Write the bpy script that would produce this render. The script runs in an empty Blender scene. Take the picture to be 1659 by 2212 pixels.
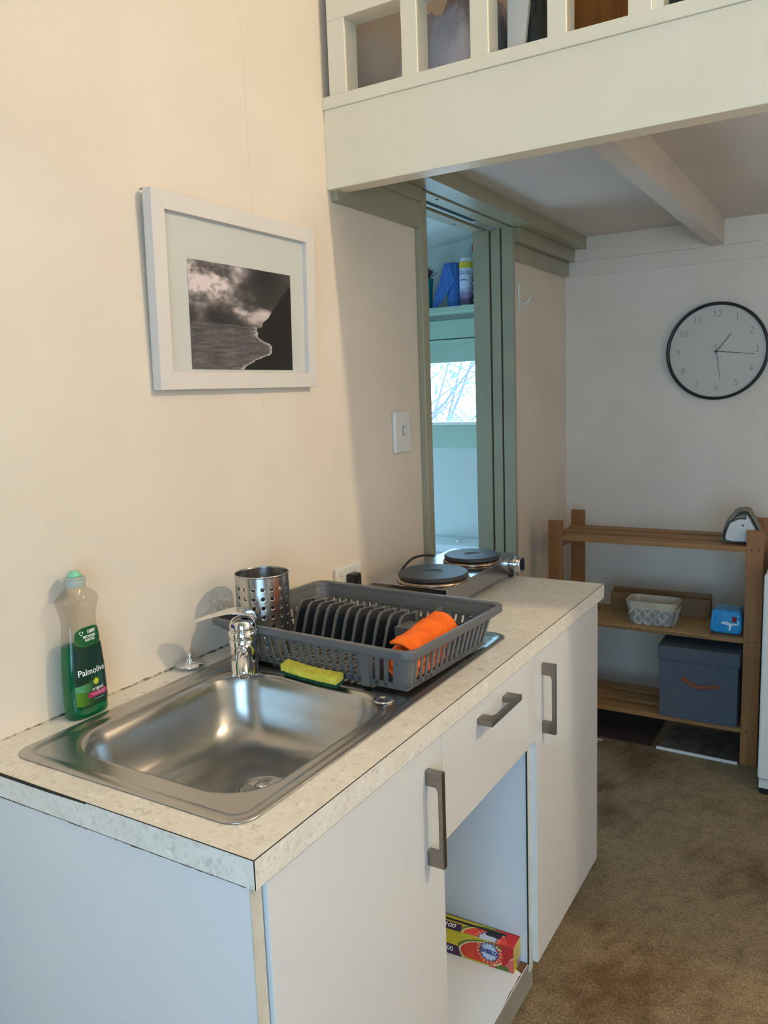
import bpy, bmesh, math, random
from mathutils import Vector, Matrix, noise
random.seed(7)
C = bpy.context.scene.collection
S_ = bpy.context.scene
PI = math.pi

# ---------------------------------------------------------------- camera
cam_data = bpy.data.cameras.new('camera'); cam = bpy.data.objects.new('camera', cam_data); C.objects.link(cam)
CP = Vector((1.20033, -0.66379, 1.44466)); YAW, PITCH, ROLL = 0.5440, -0.1475, -0.0366
_fw = Vector((-math.sin(YAW)*math.cos(PITCH), math.cos(YAW)*math.cos(PITCH), math.sin(PITCH)))
_rt = Vector((math.cos(YAW), math.sin(YAW), 0)); _up = _rt.cross(_fw)
_r2 = _rt*math.cos(ROLL) + _up*math.sin(ROLL); _u2 = _up*math.cos(ROLL) - _rt*math.sin(ROLL)
M_ = Matrix((_r2, _u2, -_fw)).transposed().to_4x4(); M_.translation = CP
cam.matrix_world = M_
cam_data.sensor_fit = 'HORIZONTAL'; cam_data.sensor_width = 36; cam_data.lens = 1722.88/1659*36
cam_data.clip_start = 0.02
S_.camera = cam

# ---------------------------------------------------------------- world and exposure
w = bpy.data.worlds.new('world'); S_.world = w; w.use_nodes = True
bg = w.node_tree.nodes['Background']; bg.inputs[0].default_value = (0.40, 0.70, 1.0, 1); bg.inputs[1].default_value = 8.8
S_.view_settings.view_transform = 'Standard'; S_.view_settings.look = 'None'
S_.view_settings.gamma = 1; S_.view_settings.use_curve_mapping = False
S_.view_settings.exposure = -0.18
LAMP_STRENGTH = 4400.0
def portal(name, loc, rot, sx, sy):
    l = bpy.data.lights.new(name, 'AREA'); l.shape = 'RECTANGLE'; l.size = sx; l.size_y = sy; l.cycles.is_portal = True
    o = bpy.data.objects.new(name, l); C.objects.link(o); o.location = loc; o.rotation_euler = rot
# portals only guide the sampling of the daylight that comes through the two windows
portal('window_portal', (1.78, -1.97, 1.27), (PI/2, 0, 0), 1.65, 1.65)
portal('window_portal', (-0.6, 3.06, 1.44), (-PI/2, 0, 0), 0.9, 0.34)
portal('window_portal', (-1.72, 2.1, 0.74), (0, -PI/2, 0), 0.92, 1.3)  # portal of the added bathroom side window

# ---------------------------------------------------------------- helpers
def s2l(c):
    c = c/255.0
    return c/12.92 if c <= 0.04045 else ((c+0.055)/1.055)**2.4
def RGB(r, g, b): return (s2l(r), s2l(g), s2l(b), 1)
def mat(name, col, rough=0.5, metal=0.0, **kw):
    m = bpy.data.materials.new(name); m.use_nodes = True
    b = m.node_tree.nodes['Principled BSDF']
    b.inputs['Base Color'].default_value = col; b.inputs['Roughness'].default_value = rough; b.inputs['Metallic'].default_value = metal
    for k, v in kw.items():
        b.inputs[k.replace('_', ' ')].default_value = v
    return m
def nn(m, t): return m.node_tree.nodes.new(t)
def lk(m, a, b): m.node_tree.links.new(a, b)
def bsdf(m): return m.node_tree.nodes['Principled BSDF']
def coords(m, scale=(1,1,1), rot=(0,0,0)):
    t = nn(m, 'ShaderNodeTexCoord'); mp = nn(m, 'ShaderNodeMapping'); mp.inputs['Scale'].default_value = scale
    mp.inputs['Rotation'].default_value = rot
    lk(m, t.outputs['Object'], mp.inputs['Vector']); return mp.outputs['Vector']
def ramp(m, fac, stops):
    r = nn(m, 'ShaderNodeValToRGB'); e = r.color_ramp.elements
    while len(e) < len(stops): e.new(0.5)
    for x, (p, c) in zip(e, stops): x.position = p; x.color = c
    lk(m, fac, r.inputs['Fac']); return r.outputs['Color']
def noise_tex(m, vec, scale, detail=4, rough=0.5):
    n = nn(m, 'ShaderNodeTexNoise'); n.inputs['Scale'].default_value = scale; n.inputs['Detail'].default_value = detail
    n.inputs['Roughness'].default_value = rough
    lk(m, vec, n.inputs['Vector']); return n.outputs['Fac']
def bump(m, h, strength=0.3, dist=0.002):
    b = nn(m, 'ShaderNodeBump'); b.inputs['Strength'].default_value = strength; b.inputs['Distance'].default_value = dist
    lk(m, h, b.inputs['Height']); lk(m, b.outputs['Normal'], bsdf(m).inputs['Normal'])
def noisy(name, c1, c2, scale=8, rough=0.5, metal=0, stretch=(1,1,1), bmp=0, bd=0.001, lo=0.35, hi=0.65, **kw):
    m = mat(name, c1, rough, metal, **kw); v = coords(m, stretch); f = noise_tex(m, v, scale, 5)
    lk(m, ramp(m, f, [(lo, c1), (hi, c2)]), bsdf(m).inputs['Base Color'])
    if bmp: bump(m, f, bmp, bd)
    return m
def mix(m, fac, a, b, mode='MIX'):
    n = nn(m, 'ShaderNodeMix'); n.data_type = 'RGBA'; n.blend_type = mode
    if isinstance(fac, float): n.inputs[0].default_value = fac
    else: lk(m, fac, n.inputs[0])
    for i, x in ((6, a), (7, b)):
        if isinstance(x, tuple): n.inputs[i].default_value = x
        else: lk(m, x, n.inputs[i])
    return n.outputs[2]

def gloc(p):
    v = Vector((0, 0, 0))
    while p is not None: v += p.location; p = p.parent
    return v
def obj(name, bm, m, parent=None, smooth=False, local=False, bevel=0, seg=2, angle=0.6):
    """mesh object from a bmesh in world metres (local=True: already in the parent's frame)"""
    if parent is not None and not local: bmesh.ops.translate(bm, verts=bm.verts, vec=-gloc(parent))
    me = bpy.data.meshes.new(name); bm.to_mesh(me); bm.free()
    o = bpy.data.objects.new(name, me); C.objects.link(o)
    for x in (m if isinstance(m, (list, tuple)) else [m]): me.materials.append(x)
    if parent is not None: o.parent = parent
    if smooth:
        for p in me.polygons: p.use_smooth = True
    if bevel:
        b = o.modifiers.new('bevel', 'BEVEL'); b.width = bevel; b.segments = seg; b.limit_method = 'ANGLE'; b.angle_limit = angle
        for p in me.polygons: p.use_smooth = True
        ws = o.modifiers.new('wn', 'WEIGHTED_NORMAL')
    return o
def tag(o, label, cat, group=None):
    o['label'] = label; o['category'] = cat
    if group: o['group'] = group
    return o
def thing(name, label, cat, loc=(0,0,0), rotz=0, group=None):
    o = bpy.data.objects.new(name, None); C.objects.link(o); o.location = loc; o.rotation_euler = (0, 0, rotz)
    o.empty_display_size = 0.05
    return tag(o, label, cat, group)
def struct(name, bm, m, parent=None, **k):
    o = obj(name, bm, m, parent, **k)
    if parent is None: o['kind'] = 'structure'
    return o
def box(bm, x0, x1, y0, y1, z0, z1):
    v = [bm.verts.new((x, y, z)) for x in (x0, x1) for y in (y0, y1) for z in (z0, z1)]
    for f in ((0,1,3,2), (4,6,7,5), (0,4,5,1), (2,3,7,6), (0,2,6,4), (1,5,7,3)): bm.faces.new([v[i] for i in f])
    return v
def B(*bs):
    bm = bmesh.new()
    for b in bs: box(bm, *b)
    return bm
def prism(bm, pts, axis, a, b):
    """extrude a 2D outline along axis; pts are the two other coordinates in xyz order"""
    def P(p, t):
        q = list(p); q.insert(axis, t); return q
    A = [bm.verts.new(P(p, a)) for p in pts]; D = [bm.verts.new(P(p, b)) for p in pts]
    fs = [bm.faces.new(A), bm.faces.new(D[::-1])]
    n = len(pts)
    for i in range(n): fs.append(bm.faces.new((A[i], D[i], D[(i+1) % n], A[(i+1) % n])))
    bmesh.ops.recalc_face_normals(bm, faces=fs)
def rring(x0, x1, y0, y1, r, z, seg=8):
    pts = []
    for cx, cy, a in ((x1-r, y1-r, 0), (x0+r, y1-r, 90), (x0+r, y0+r, 180), (x1-r, y0+r, 270)):
        for i in range(seg+1):
            t = math.radians(a + 90*i/seg); pts.append((cx+r*math.cos(t), cy+r*math.sin(t), z))
    return pts
def loft(bm, rings, closed=False, cap0=False, cap1=False):
    V = [[bm.verts.new(p) for p in r] for r in rings]; n = len(V[0]); fs = []
    for a, b in zip(V, V[1:] + ([V[0]] if closed else [])):
        for i in range(n):
            j = (i+1) % n; fs.append(bm.faces.new((a[i], a[j], b[j], b[i])))
    if cap0: fs.append(bm.faces.new(V[0][::-1]))
    if cap1: fs.append(bm.faces.new(V[-1]))
    return V, fs
def ring(cx, cy, z, r, n=32): return [(cx+r*math.cos(2*PI*i/n), cy+r*math.sin(2*PI*i/n), z) for i in range(n)]
def lathe(bm, cx, cy, prof, n=32, cap0=True, cap1=True):
    return loft(bm, [ring(cx, cy, z, max(r, 1e-5), n) for r, z in prof], cap0=cap0, cap1=cap1)
def tube(bm, pts, r, n=8, cap=True, flat=None):
    pts = [Vector(p) for p in pts]; rings = []; N = len(pts)
    rs = r if isinstance(r, (list, tuple)) else [r]*N
    up = Vector((0, 0, 1))
    for i, p in enumerate(pts):
        t = (pts[min(i+1, N-1)] - pts[max(i-1, 0)]).normalized()
        if abs(t.dot(up)) > 0.99: u = Vector((1, 0, 0)).cross(t).normalized()
        else: u = up.cross(t).normalized()
        v = t.cross(u)
        fl = flat[i] if flat else 1.0
        rings.append([p + rs[i]*(math.cos(2*PI*k/n)*u + fl*math.sin(2*PI*k/n)*v) for k in range(n)])
    loft(bm, rings, cap0=cap, cap1=cap)
def text_obj(name, s, size, m, parent, mapf, align='CENTER', weight=0.0, shear=0.0, sx=1.0):
    """flat print: text outline mapped by mapf(u, v) -> world point"""
    cu = bpy.data.curves.new(name, 'FONT'); cu.body = s; cu.size = size; cu.align_x = align; cu.align_y = 'CENTER'
    cu.offset = weight; cu.shear = shear; cu.resolution_u = 3
    t = bpy.data.objects.new(name+'_tmp', cu); C.objects.link(t)
    bpy.context.view_layer.update()
    me = bpy.data.meshes.new_from_object(t.evaluated_get(bpy.context.evaluated_depsgraph_get()))
    bpy.data.objects.remove(t); bpy.data.curves.remove(cu)
    off = gloc(parent)
    for v in me.vertices: v.co = Vector(mapf(v.co.x*sx, v.co.y)) - off
    me.name = name; me.materials.clear(); me.materials.append(m)
    o = bpy.data.objects.new(name, me); C.objects.link(o); o.parent = parent
    return o
def print_mat(name, rough=0.5):
    m = mat(name, (1,1,1,1), rough); a = nn(m, 'ShaderNodeVertexColor'); a.layer_name = 'Col'
    lk(m, a.outputs['Color'], bsdf(m).inputs['Base Color']); return m
def print_grid(name, nx, ny, mapf, colf, m, parent):
    """flat printed picture: colf(u, v) -> (r,g,b) 0-255 sRGB or None outside the print"""
    vs = []; cols = []; keep = {}
    for j in range(ny+1):
        for i in range(nx+1):
            c = colf(i/nx, j/ny)
            if c is None: continue
            keep[(i, j)] = len(vs); vs.append(Vector(mapf(i/nx, j/ny)) - gloc(parent)); cols.append(RGB(*c))
    fs = [(keep[(i,j)], keep[(i+1,j)], keep[(i+1,j+1)], keep[(i,j+1)]) for j in range(ny) for i in range(nx)
          if all(k in keep for k in ((i,j), (i+1,j), (i+1,j+1), (i,j+1)))]
    me = bpy.data.meshes.new(name); me.from_pydata(vs, [], fs); me.materials.append(m)
    ca = me.color_attributes.new('Col', 'FLOAT_COLOR', 'POINT')
    for k, c in enumerate(cols): ca.data[k].color = c
    o = bpy.data.objects.new(name, me); C.objects.link(o); o.parent = parent
    return o
def lerp(a, b, t): t = max(0, min(1, t)); return tuple(x+(y-x)*t for x, y in zip(a, b))
def smooth_step(a, b, x): t = max(0, min(1, (x-a)/(b-a))); return t*t*(3-2*t)
def fbm(x, y, z=0.0, o=5): return noise.fractal(Vector((x, y, z)), 0.8, 2.1, o)

# ---------------------------------------------------------------- materials
WALL = noisy('wall_paint', RGB(233,218,200), RGB(227,211,192), 3, 0.55, bmp=0.05, bd=0.001)
def _w():
    m = WALL; v = coords(m); f = noise_tex(m, v, 260, 2)
    bump(m, f, 0.06, 0.0006)
_w()
WALL2 = noisy('white_board_wall', RGB(232,222,208), RGB(226,215,200), 4, 0.5)
GREEN = noisy('sage_green_gloss', RGB(163,157,131), RGB(156,150,125), 6, 0.28)
BGREEN = noisy('mint_green_gloss', RGB(170,194,176), RGB(164,188,170), 6, 0.35)
LOFT = noisy('cream_gloss_paint', RGB(247,235,211), RGB(243,230,204), 5, 0.35, bmp=0.05, bd=0.001)
CEIL = noisy('ceiling_paint', RGB(218,207,196), RGB(208,198,188), 2, 0.45)
MEL = mat('white_melamine', RGB(224,222,220), 0.16); bsdf(MEL).inputs['Coat Weight'].default_value = 0.3
MELIN = mat('white_melamine_inside', RGB(226,229,232), 0.35)
EDGE = noisy('cream_edge_strip', RGB(214,206,190), RGB(200,190,172), 30, 0.5)
DARK = mat('black_plastic', (0.012, 0.012, 0.013, 1), 0.4)
SHADOWGAP = mat('dark_joint', (0.02, 0.017, 0.014, 1), 0.8)
CHROME = mat('chrome', (0.82, 0.82, 0.82, 1), 0.06, 1)
NICKEL = noisy('brushed_nickel', (0.26,0.235,0.21,1), (0.31,0.285,0.26,1), 40, 0.32, 1, (1,1,12))
def steel(name, stretch, base=(0.50,0.485,0.46,1), r=0.27):
    m = mat(name, base, r, 1); v = coords(m, stretch); f = noise_tex(m, v, 420, 2)
    v2 = coords(m); f2 = noise_tex(m, v2, 9, 3)
    c = ramp(m, f2, [(0.3, tuple(x*0.95 for x in base[:3])+(1,)), (0.7, base)])
    lk(m, c, bsdf(m).inputs['Base Color'])
    return m
STEEL = steel('sink_steel', (1, 0.03, 1))
STEELB = steel('bright_steel', (1, 1, 0.05), (0.55,0.54,0.52,1), 0.22)
STEELH = steel('hotplate_steel', (1, 0.1, 1), (0.40,0.40,0.42,1), 0.2)

def laminate():
    m = mat('speckled_laminate', RGB(222,212,196), 0.28)
    v = coords(m); c = ramp(m, noise_tex(m, v, 24, 6, 0.7), [(0.35, RGB(226,217,202)), (0.65, RGB(236,229,217))])
    dn = nn(m, 'ShaderNodeTexNoise'); dn.inputs['Scale'].default_value = 70; lk(m, v, dn.inputs['Vector'])
    dm = nn(m, 'ShaderNodeVectorMath'); dm.operation = 'SCALE'; dm.inputs['Scale'].default_value = 0.022
    lk(m, dn.outputs['Color'], dm.inputs[0]); da = nn(m, 'ShaderNodeVectorMath'); lk(m, v, da.inputs[0]); lk(m, dm.outputs[0], da.inputs[1])
    for sc_, lo, col, amt in ((46, 0.86, RGB(198,190,178), 0.6), (95, 0.80, RGB(204,195,182), 0.55), (190, 0.74, RGB(208,199,185), 0.5), (60, 0.86, RGB(243,238,228), 0.8)):
        vo = nn(m, 'ShaderNodeTexVoronoi'); vo.inputs['Scale'].default_value = sc_; vo.distance = 'MANHATTAN' if sc_ < 80 else 'EUCLIDEAN'
        lk(m, da.outputs[0], vo.inputs['Vector'])
        sep = nn(m, 'ShaderNodeSeparateColor'); lk(m, vo.outputs['Color'], sep.inputs[0])
        pick = ramp(m, sep.outputs[0], [(lo, (0,0,0,1)), (lo+0.02, (amt,amt,amt,1))])
        near = ramp(m, vo.outputs['Distance'], [(0.42, (1,1,1,1)), (0.50, (0,0,0,1))])
        c = mix(m, mix(m, 1.0, pick, near, 'MULTIPLY'), c, col)
    lk(m, c, bsdf(m).inputs['Base Color']); return m
LAM = laminate()
def wood(name, c1, c2, ax=0, scale=9):
    st = [14, 14, 14]; st[ax] = 0.9
    m = mat(name, c1, 0.5); v = coords(m, tuple(st)); f = noise_tex(m, v, scale/3, 6, 0.6)
    lk(m, ramp(m, f, [(0.3, c1), (0.55, c2), (0.75, tuple(x*0.8 for x in c1[:3])+(1,))]), bsdf(m).inputs['Base Color'])
    bump(m, f, 0.1, 0.0005); return m
PINEX = wood('pine_along_x', RGB(172,124,74), RGB(152,106,60), 0)
PINEZ = wood('pine_along_z', RGB(164,112,64), RGB(146,96,52), 2)
BOARDW = wood('brown_board', RGB(140,104,66), RGB(122,88,54), 0)
DARKW = wood('orange_wood', RGB(150,86,28), RGB(172,102,36), 2)
RACKP = mat('grey_plastic', RGB(98,98,97), 0.34)
RACK_SHADE = mat('grey_plastic_shade', RGB(58,59,61), 0.4)  # darker copy of the rack plastic, imitates shade on the fins
WPLAST = mat('white_plastic', RGB(228,224,216), 0.3)
BOUNCE = mat('far_room_paint', RGB(238,231,220), 0.8)

def carpet():
    m = mat('brown_carpet', RGB(120,98,72), 0.95); v = coords(m)
    f1 = noise_tex(m, v, 3.2, 6, 0.65); f2 = noise_tex(m, v, 170, 3, 0.7); f3 = noise_tex(m, v, 26, 6, 0.8)
    c = ramp(m, f1, [(0.34, RGB(128,104,78)), (0.5, RGB(162,144,116)), (0.7, RGB(172,152,124))])
    c = mix(m, 0.6, c, ramp(m, f3, [(0.34, RGB(96,84,70)), (0.58, RGB(160,150,136))]), 'OVERLAY')
    c = mix(m, 0.5, c, ramp(m, f2, [(0.35, (0.1,0.1,0.1,1)), (0.65, (0.85,0.85,0.85,1))]), 'OVERLAY')
    lk(m, c, bsdf(m).inputs['Base Color']); bump(m, f2, 0.7, 0.006); bsdf(m).inputs['Specular IOR Level'].default_value = 0.1
    return m
CARPET = carpet()

# ================================================================ SETTING
BY = 3.0; CZ = 2.10; YD0, YD1 = 1.60, 2.29; HZ = 2.05
struct('floor', B((-1.7, 3.5, -2.75, 3.1, -0.06, 0)), CARPET)
wl = B((-0.14, 0, -2.7, YD0, 0, 3.3), (-0.14, 0, YD1+0.024, 3.05, 0, 3.3), (-0.14, 0, YD0, YD1+0.024, 2.16, 3.3))
struct('wall_left', wl, WALL)
struct('trim_1', B((0, 0.0006, 0.7945, 0.7975, 0.9, 3.1)), WALL, bevel=0.0002)
def wall_with_hole(x0, x1, y0, y1, z1, hx0, hx1, hz0, hz1):
    return B((x0, hx0, y0, y1, 0, z1), (hx1, x1, y0, y1, 0, z1), (hx0, hx1, y0, y1, 0, hz0), (hx0, hx1, y0, y1, hz1, z1))
struct('wall_back', B((0, 3.5, BY, BY+0.1, 0, 3.3)), WALL2)
struct('wall_right', B((3.4, 3.5, -2.7, 3.0, 0, 3.3)), BOUNCE)
struct('wall_front', wall_with_hole(-0.1, 3.5, -2.0, -1.9, 3.3, 0.95, 2.6, 0.45, 2.10), mat('grey_blue_paint', RGB(128,140,150), 0.7))
struct('ceiling', B((-0.14, 3.5, -2.75, 3.1, 3.2, 3.3)), BOUNCE)
# front window behind the camera: frame, mullion, pane
wf = B((0.95, 2.6, -1.98, -1.92, 0.45, 0.49), (0.95, 2.6, -1.98, -1.92, 2.06, 2.1), (0.95, 0.99, -1.98, -1.92, 0.49, 2.06),
       (2.56, 2.6, -1.98, -1.92, 0.49, 2.06), (1.76, 1.80, -1.98, -1.92, 0.49, 2.06))
struct('window_2', wf, WPLAST)
def glass(name, tint=(1,1,1,1), rough=0.02, ior=1.45):
    m = bpy.data.materials.new(name); m.use_nodes = True; nt = m.node_tree; nt.nodes.remove(bsdf(m))
    out = nt.nodes['Material Output']; mx = nn(m, 'ShaderNodeMixShader'); tr = nn(m, 'ShaderNodeBsdfTransparent'); gl = nn(m, 'ShaderNodeBsdfGlossy')
    tr.inputs[0].default_value = tint; gl.inputs['Roughness'].default_value = rough
    fr = nn(m, 'ShaderNodeFresnel'); fr.inputs[0].default_value = ior
    ge = nn(m, 'ShaderNodeNewGeometry'); ml = nn(m, 'ShaderNodeMath'); ml.operation = 'MULTIPLY'; sb_ = nn(m, 'ShaderNodeMath'); sb_.operation = 'SUBTRACT'; sb_.inputs[0].default_value = 1.0
    lk(m, ge.outputs['Backfacing'], sb_.inputs[1]); lk(m, fr.outputs[0], ml.inputs[0]); lk(m, sb_.outputs[0], ml.inputs[1])
    lk(m, ml.outputs[0], mx.inputs[0]); lk(m, tr.outputs[0], mx.inputs[1]); lk(m, gl.outputs[0], mx.inputs[2]); lk(m, mx.outputs[0], out.inputs[0])
    return m
GLASS = glass('window_glass')

# loft underside, joist, back-wall boards
struct('ceiling', B((0.0, 3.4, 1.155, 3.0, CZ, 2.135)), CEIL)
struct('trim_2', B((0.617, 0.673, 1.155, 2.99, 2.0, CZ)), CEIL)
struct('trim_3', B((1.85, 1.906, 1.155, 2.99, 2.0, CZ)), CEIL)
struct('trim_4', B((0.0, 3.4, 2.99, BY, 1.935, 1.998)), WALL2)
struct('trim_5', B((0.0, 3.4, 2.984, BY, 1.9985, CZ)), WALL2)
# sage green head beam and casings of the sliding door
struct('trim_6', B((0.027, 0.10, 1.155, 2.984, HZ, CZ)), GREEN, bevel=0.002)
struct('trim_7', B((0, 0.027, 1.10, YD0-0.035, HZ, CZ), (0, 0.027, YD1+0.02, 2.99, HZ, CZ)), GREEN)
struct('trim_8', B((0, 0.047, YD1+0.02, 2.984, 1.997, HZ)), GREEN, bevel=0.002)
struct('trim_9', B((0, 0.02, 1.115, YD0-0.035, 1.936, HZ), (0, 0.02, YD1+0.02, 2.984, 1.936, 1.996)), GREEN, bevel=0.0015)
struct('trim_10', B((0.0, 0.03, 1.135, YD0-0.035, 2.01, HZ)), GREEN, bevel=0.002)
door = bpy.data.objects.new('door_1', None); C.objects.link(door); door['kind'] = 'structure'; door.location = (0, YD0, 0)
obj('casing', B((0, 0.022, YD0-0.04, YD0+0.002, 0, HZ)), GREEN, door, bevel=0.003)
obj('casing', B((0, 0.012, YD0+0.002, YD0+0.010, 0, HZ)), GREEN, door, bevel=0.001)
obj('near_jamb', B((-0.14, 0, YD0-0.001, YD0+0.01, 0, HZ+0.01)), GREEN, door)
for x0, x1, y0 in ((-0.019, 0.027, YD1-0.001), (-0.064, -0.027, YD1), (-0.139, -0.072, YD1-0.001)):
    obj('jamb_strip', B((x0, x1, y0, YD1+0.02, 0, HZ+0.0)), GREEN, door, bevel=0.0015)
obj('jamb_recess', B((-0.139, 0.0, YD1+0.0195, YD1+0.0235, 0, HZ)), SHADOWGAP, door)
for x0, x1, y1 in ((-0.036, 0.012, YD1+0.02), (-0.15, -0.094, YD1+0.02)):
    obj('head_strip', B((x0, x1, YD0, y1, HZ, HZ+0.012)), GREEN, door, bevel=0.0015)
obj('head_recess', B((-0.15, 0.027, YD0, YD1+0.02, HZ+0.045, HZ+0.05), ), SHADOWGAP, door)
for sx, sy in ((-0.002, 1.72), (-0.125, 2.10)):
    b = bmesh.new(); lathe(b, sx, sy, [(0.005, HZ+0.002), (0.005, HZ-0.001), (0.002, HZ-0.0015)], 16); obj('screw', b, SHADOWGAP, door)

# ---- bathroom beyond the door
BW = noisy('bathroom_wall_paint', RGB(198,205,200), RGB(192,200,196), 4, 0.5)
wx0, wx1, wz0, wz1 = -1.05, -0.15, 1.275, 1.60
struct('wall_bathroom_back', wall_with_hole(-1.7, -0.14, 2.99, 3.07, 2.4, wx0, wx1, wz0, wz1), BW)
struct('wall_bathroom_left', B((-1.75, -1.65, 1.2, 1.45, 0, 2.4), (-1.75, -1.65, 2.75, 3.07, 0, 2.4), (-1.75, -1.65, 1.45, 2.75, 0, 0.28), (-1.75, -1.65, 1.45, 2.75, 1.20, 2.4)), BW)
struct('added_side_window', B((-1.72, -1.68, 1.45, 2.75, 0.28, 0.31), (-1.72, -1.68, 1.45, 2.75, 1.17, 1.20), (-1.72, -1.68, 1.45, 1.48, 0.31, 1.17), (-1.72, -1.68, 2.72, 2.75, 0.31, 1.17)), WPLAST)  # added low side window, put in to brighten the bathroom
struct('wall_bathroom_front', B((-1.7, -0.14, 1.2, 1.3, 0, 2.4)), BW)
b = bmesh.new(); prism(b, [(-1.75, 2.005), (-0.14, 2.214), (-0.14, 2.25), (-1.75, 2.04)], 1, 1.2, 3.07)
struct('ceiling_bathroom', b, BW)
win = bpy.data.objects.new('window_1', None); C.objects.link(win); win['kind'] = 'structure'; win.location = (-0.6, 2.99, 1.28)
obj('sill_board', B((wx0-0.05, -0.141, 2.972, 2.99, 1.160, 1.272)), BGREEN, win, bevel=0.002)
obj('sill', B((wx0, wx1, 2.975, 3.06, 1.272, 1.290)), WPLAST, win, bevel=0.002)
obj('head_casing', B((wx0-0.05, -0.141, 2.965, 2.99, 1.585, 1.69)), BGREEN, win, bevel=0.002)
obj('head_moulding', B((wx0-0.05, -0.141, 2.95, 2.966, 1.682, 1.696)), BGREEN, win, bevel=0.003)
obj('upper_casing', B((wx0-0.05, -0.141, 2.955, 2.99, 1.70, 1.79)), BGREEN, win, bevel=0.002)
obj('pane', B((wx0, wx1, 3.03, 3.033, 1.29, 1.60)), GLASS, win)
obj('stile', B((wx0, wx0+0.03, 3.02, 3.05, 1.29, 1.60), (wx1-0.03, wx1, 3.02, 3.05, 1.29, 1.60)), WPLAST, win)
sh = thing('wall_shelf', 'sage green bathroom shelf above the window holding bottles', 'shelf', (-0.6, 2.88, 1.83))
obj('shelf_board', B((-1.1, -0.145, 2.85, 2.989, 1.815, 1.843)), BGREEN, sh, bevel=0.002)
obj('shelf_bracket', B((-1.0, -0.98, 2.88, 2.954, 1.775, 1.815)), BGREEN, sh)

# ================================================================ LOFT BALUSTRADE
FY = 1.0985
lo = thing('loft_railing', 'cream painted loft edge board with open railing above the kitchenette', 'railing', (0.6, FY, 1.9615))
obj('fascia_board', B((0.0, 3.4, FY, FY+0.055, 1.9615, 2.151)), LOFT, lo, bevel=0.0015)
obj('bottom_rail', B((0.0, 3.4, FY-0.004, FY+0.06, 2.1512, 2.181)), LOFT, lo, bevel=0.002)
obj('top_rail_light_block', B((0.021, 3.4, FY-0.002, FY+0.06, 2.352, 2.78)), LOFT, lo, bevel=0.002)  # rail carried up out of view to keep lamp light out of the loft
xs = [(0.021, 0.072), (0.229, 0.271), (0.405, 0.449), (0.584, 0.626), (0.753, 0.800), (0.93, 0.975), (1.10, 1.145)]
for a, c in xs: obj('baluster', B((a, c, FY-0.002, FY+0.055, 2.181, 2.352)), LOFT, lo, bevel=0.002)
obj('stop_block', B((0.8005, 0.822, FY+0.004, FY+0.055, 2.181, 2.352)), LOFT, lo, bevel=0.001)
obj('ceiling_batten', B((0.02, 3.4, FY+0.055, FY+0.075, 2.075, 2.10)), CEIL, lo)
obj('end_gap_shade', B((0.0, 0.018, FY+0.03, FY+0.05, 2.181, 2.46)), SHADOWGAP, lo)  # dark strip stands in for the shade in the gap beside the wall
# loft deck and bedding
def cloth_lump(name, x0, x1, y0, y1, z0, h, m, seed, label, cat, amp=0.02, nx=40, ny=40, power=3.0):
    bm = bmesh.new(); V = {}
    for i in range(nx+1):
        for j in range(ny+1):
            u, v = i/nx, j/ny; e = (1-abs(2*u-1)**power)*(1-abs(2*v-1)**power)
            z = z0 + h*e**0.5 + amp*fbm(u*3+seed, v*3, seed)*min(1, e*3) + (0.28*amp*math.sin(26*u+34*v+5*fbm(u*2, v*2, seed+2))+0.3*amp*fbm(u*9, v*9, seed+5))*min(1, e*3)
            V[i, j] = bm.verts.new((x0+(x1-x0)*u, y0+(y1-y0)*v, max(z, z0)))
    for i in range(nx):
        for j in range(ny): bm.faces.new((V[i,j], V[i+1,j], V[i+1,j+1], V[i,j+1]))
    bv = [V[0,0], V[nx,0], V[nx,ny], V[0,ny]]
    o = obj(name, bm, m, None, smooth=True); s = o.modifiers.new('thick', 'SOLIDIFY'); s.thickness = 0.004; s.offset = -1
    return tag(o, label, cat)
SHEET = noisy('white_cotton', RGB(190,180,180), RGB(168,160,164), 5, 0.9)
DCL = noisy('dark_olive_cloth', RGB(70,72,66), RGB(48,50,48), 12, 0.9)
mt = thing('mattress', 'grey mattress lying on the loft floor behind the railing', 'mattress', (0.9, 2.3, 2.137))
obj('mattress_body', B((0.22, 1.9, 1.72, 2.9, 2.137, 2.27)), noisy('ticking', RGB(186,180,184), RGB(170,166,170), 9, 0.9), mt, bevel=0.03, seg=4)
cloth_lump('bed_sheet', 0.135, 0.425, 1.175, 1.62, 2.140, 0.27, SHEET, 3.1, 'crumpled pale sheet seen between the second and third loft posts', 'sheet', 0.045, 90, 90)
cloth_lump('jacket', 0.43, 0.530, 1.20, 1.50, 2.140, 0.26, DCL, 8.4, 'dark olive garment heaped behind the third opening of the loft railing', 'clothing', 0.04)
cloth_lump('jacket', 0.745, 1.15, 1.20, 1.55, 2.140, 0.24, DCL, 5.4, 'dark garment heaped at the far right end of the loft railing', 'clothing', 0.04)
ch = thing('wooden_chest', 'orange-brown wooden chest behind the fourth opening of the loft railing', 'chest', (0.635, 1.49, 2.137))
obj('chest_body', B((0.540, 0.730, 1.40, 1.58, 2.20, 2.5)), DARKW, ch, bevel=0.004)
for fx_ in (0.55, 0.68): obj('chest_foot', B((fx_, fx_+.04, 1.41, 1.45, 2.137, 2.20)), DARKW, ch)
b = bmesh.new()
prism(b, [(0.60, 2.252), (0.625, 2.272), (0.65, 2.268), (0.675, 2.292), (0.715, 2.305), (0.73, 2.24), (0.60, 2.242)], 1, 1.385, 1.389)
o = obj('crumpled_paper', b, WPLAST); tag(o, 'torn white paper leaning on the orange-brown chest in the loft', 'paper')
b = bmesh.new()
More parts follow.
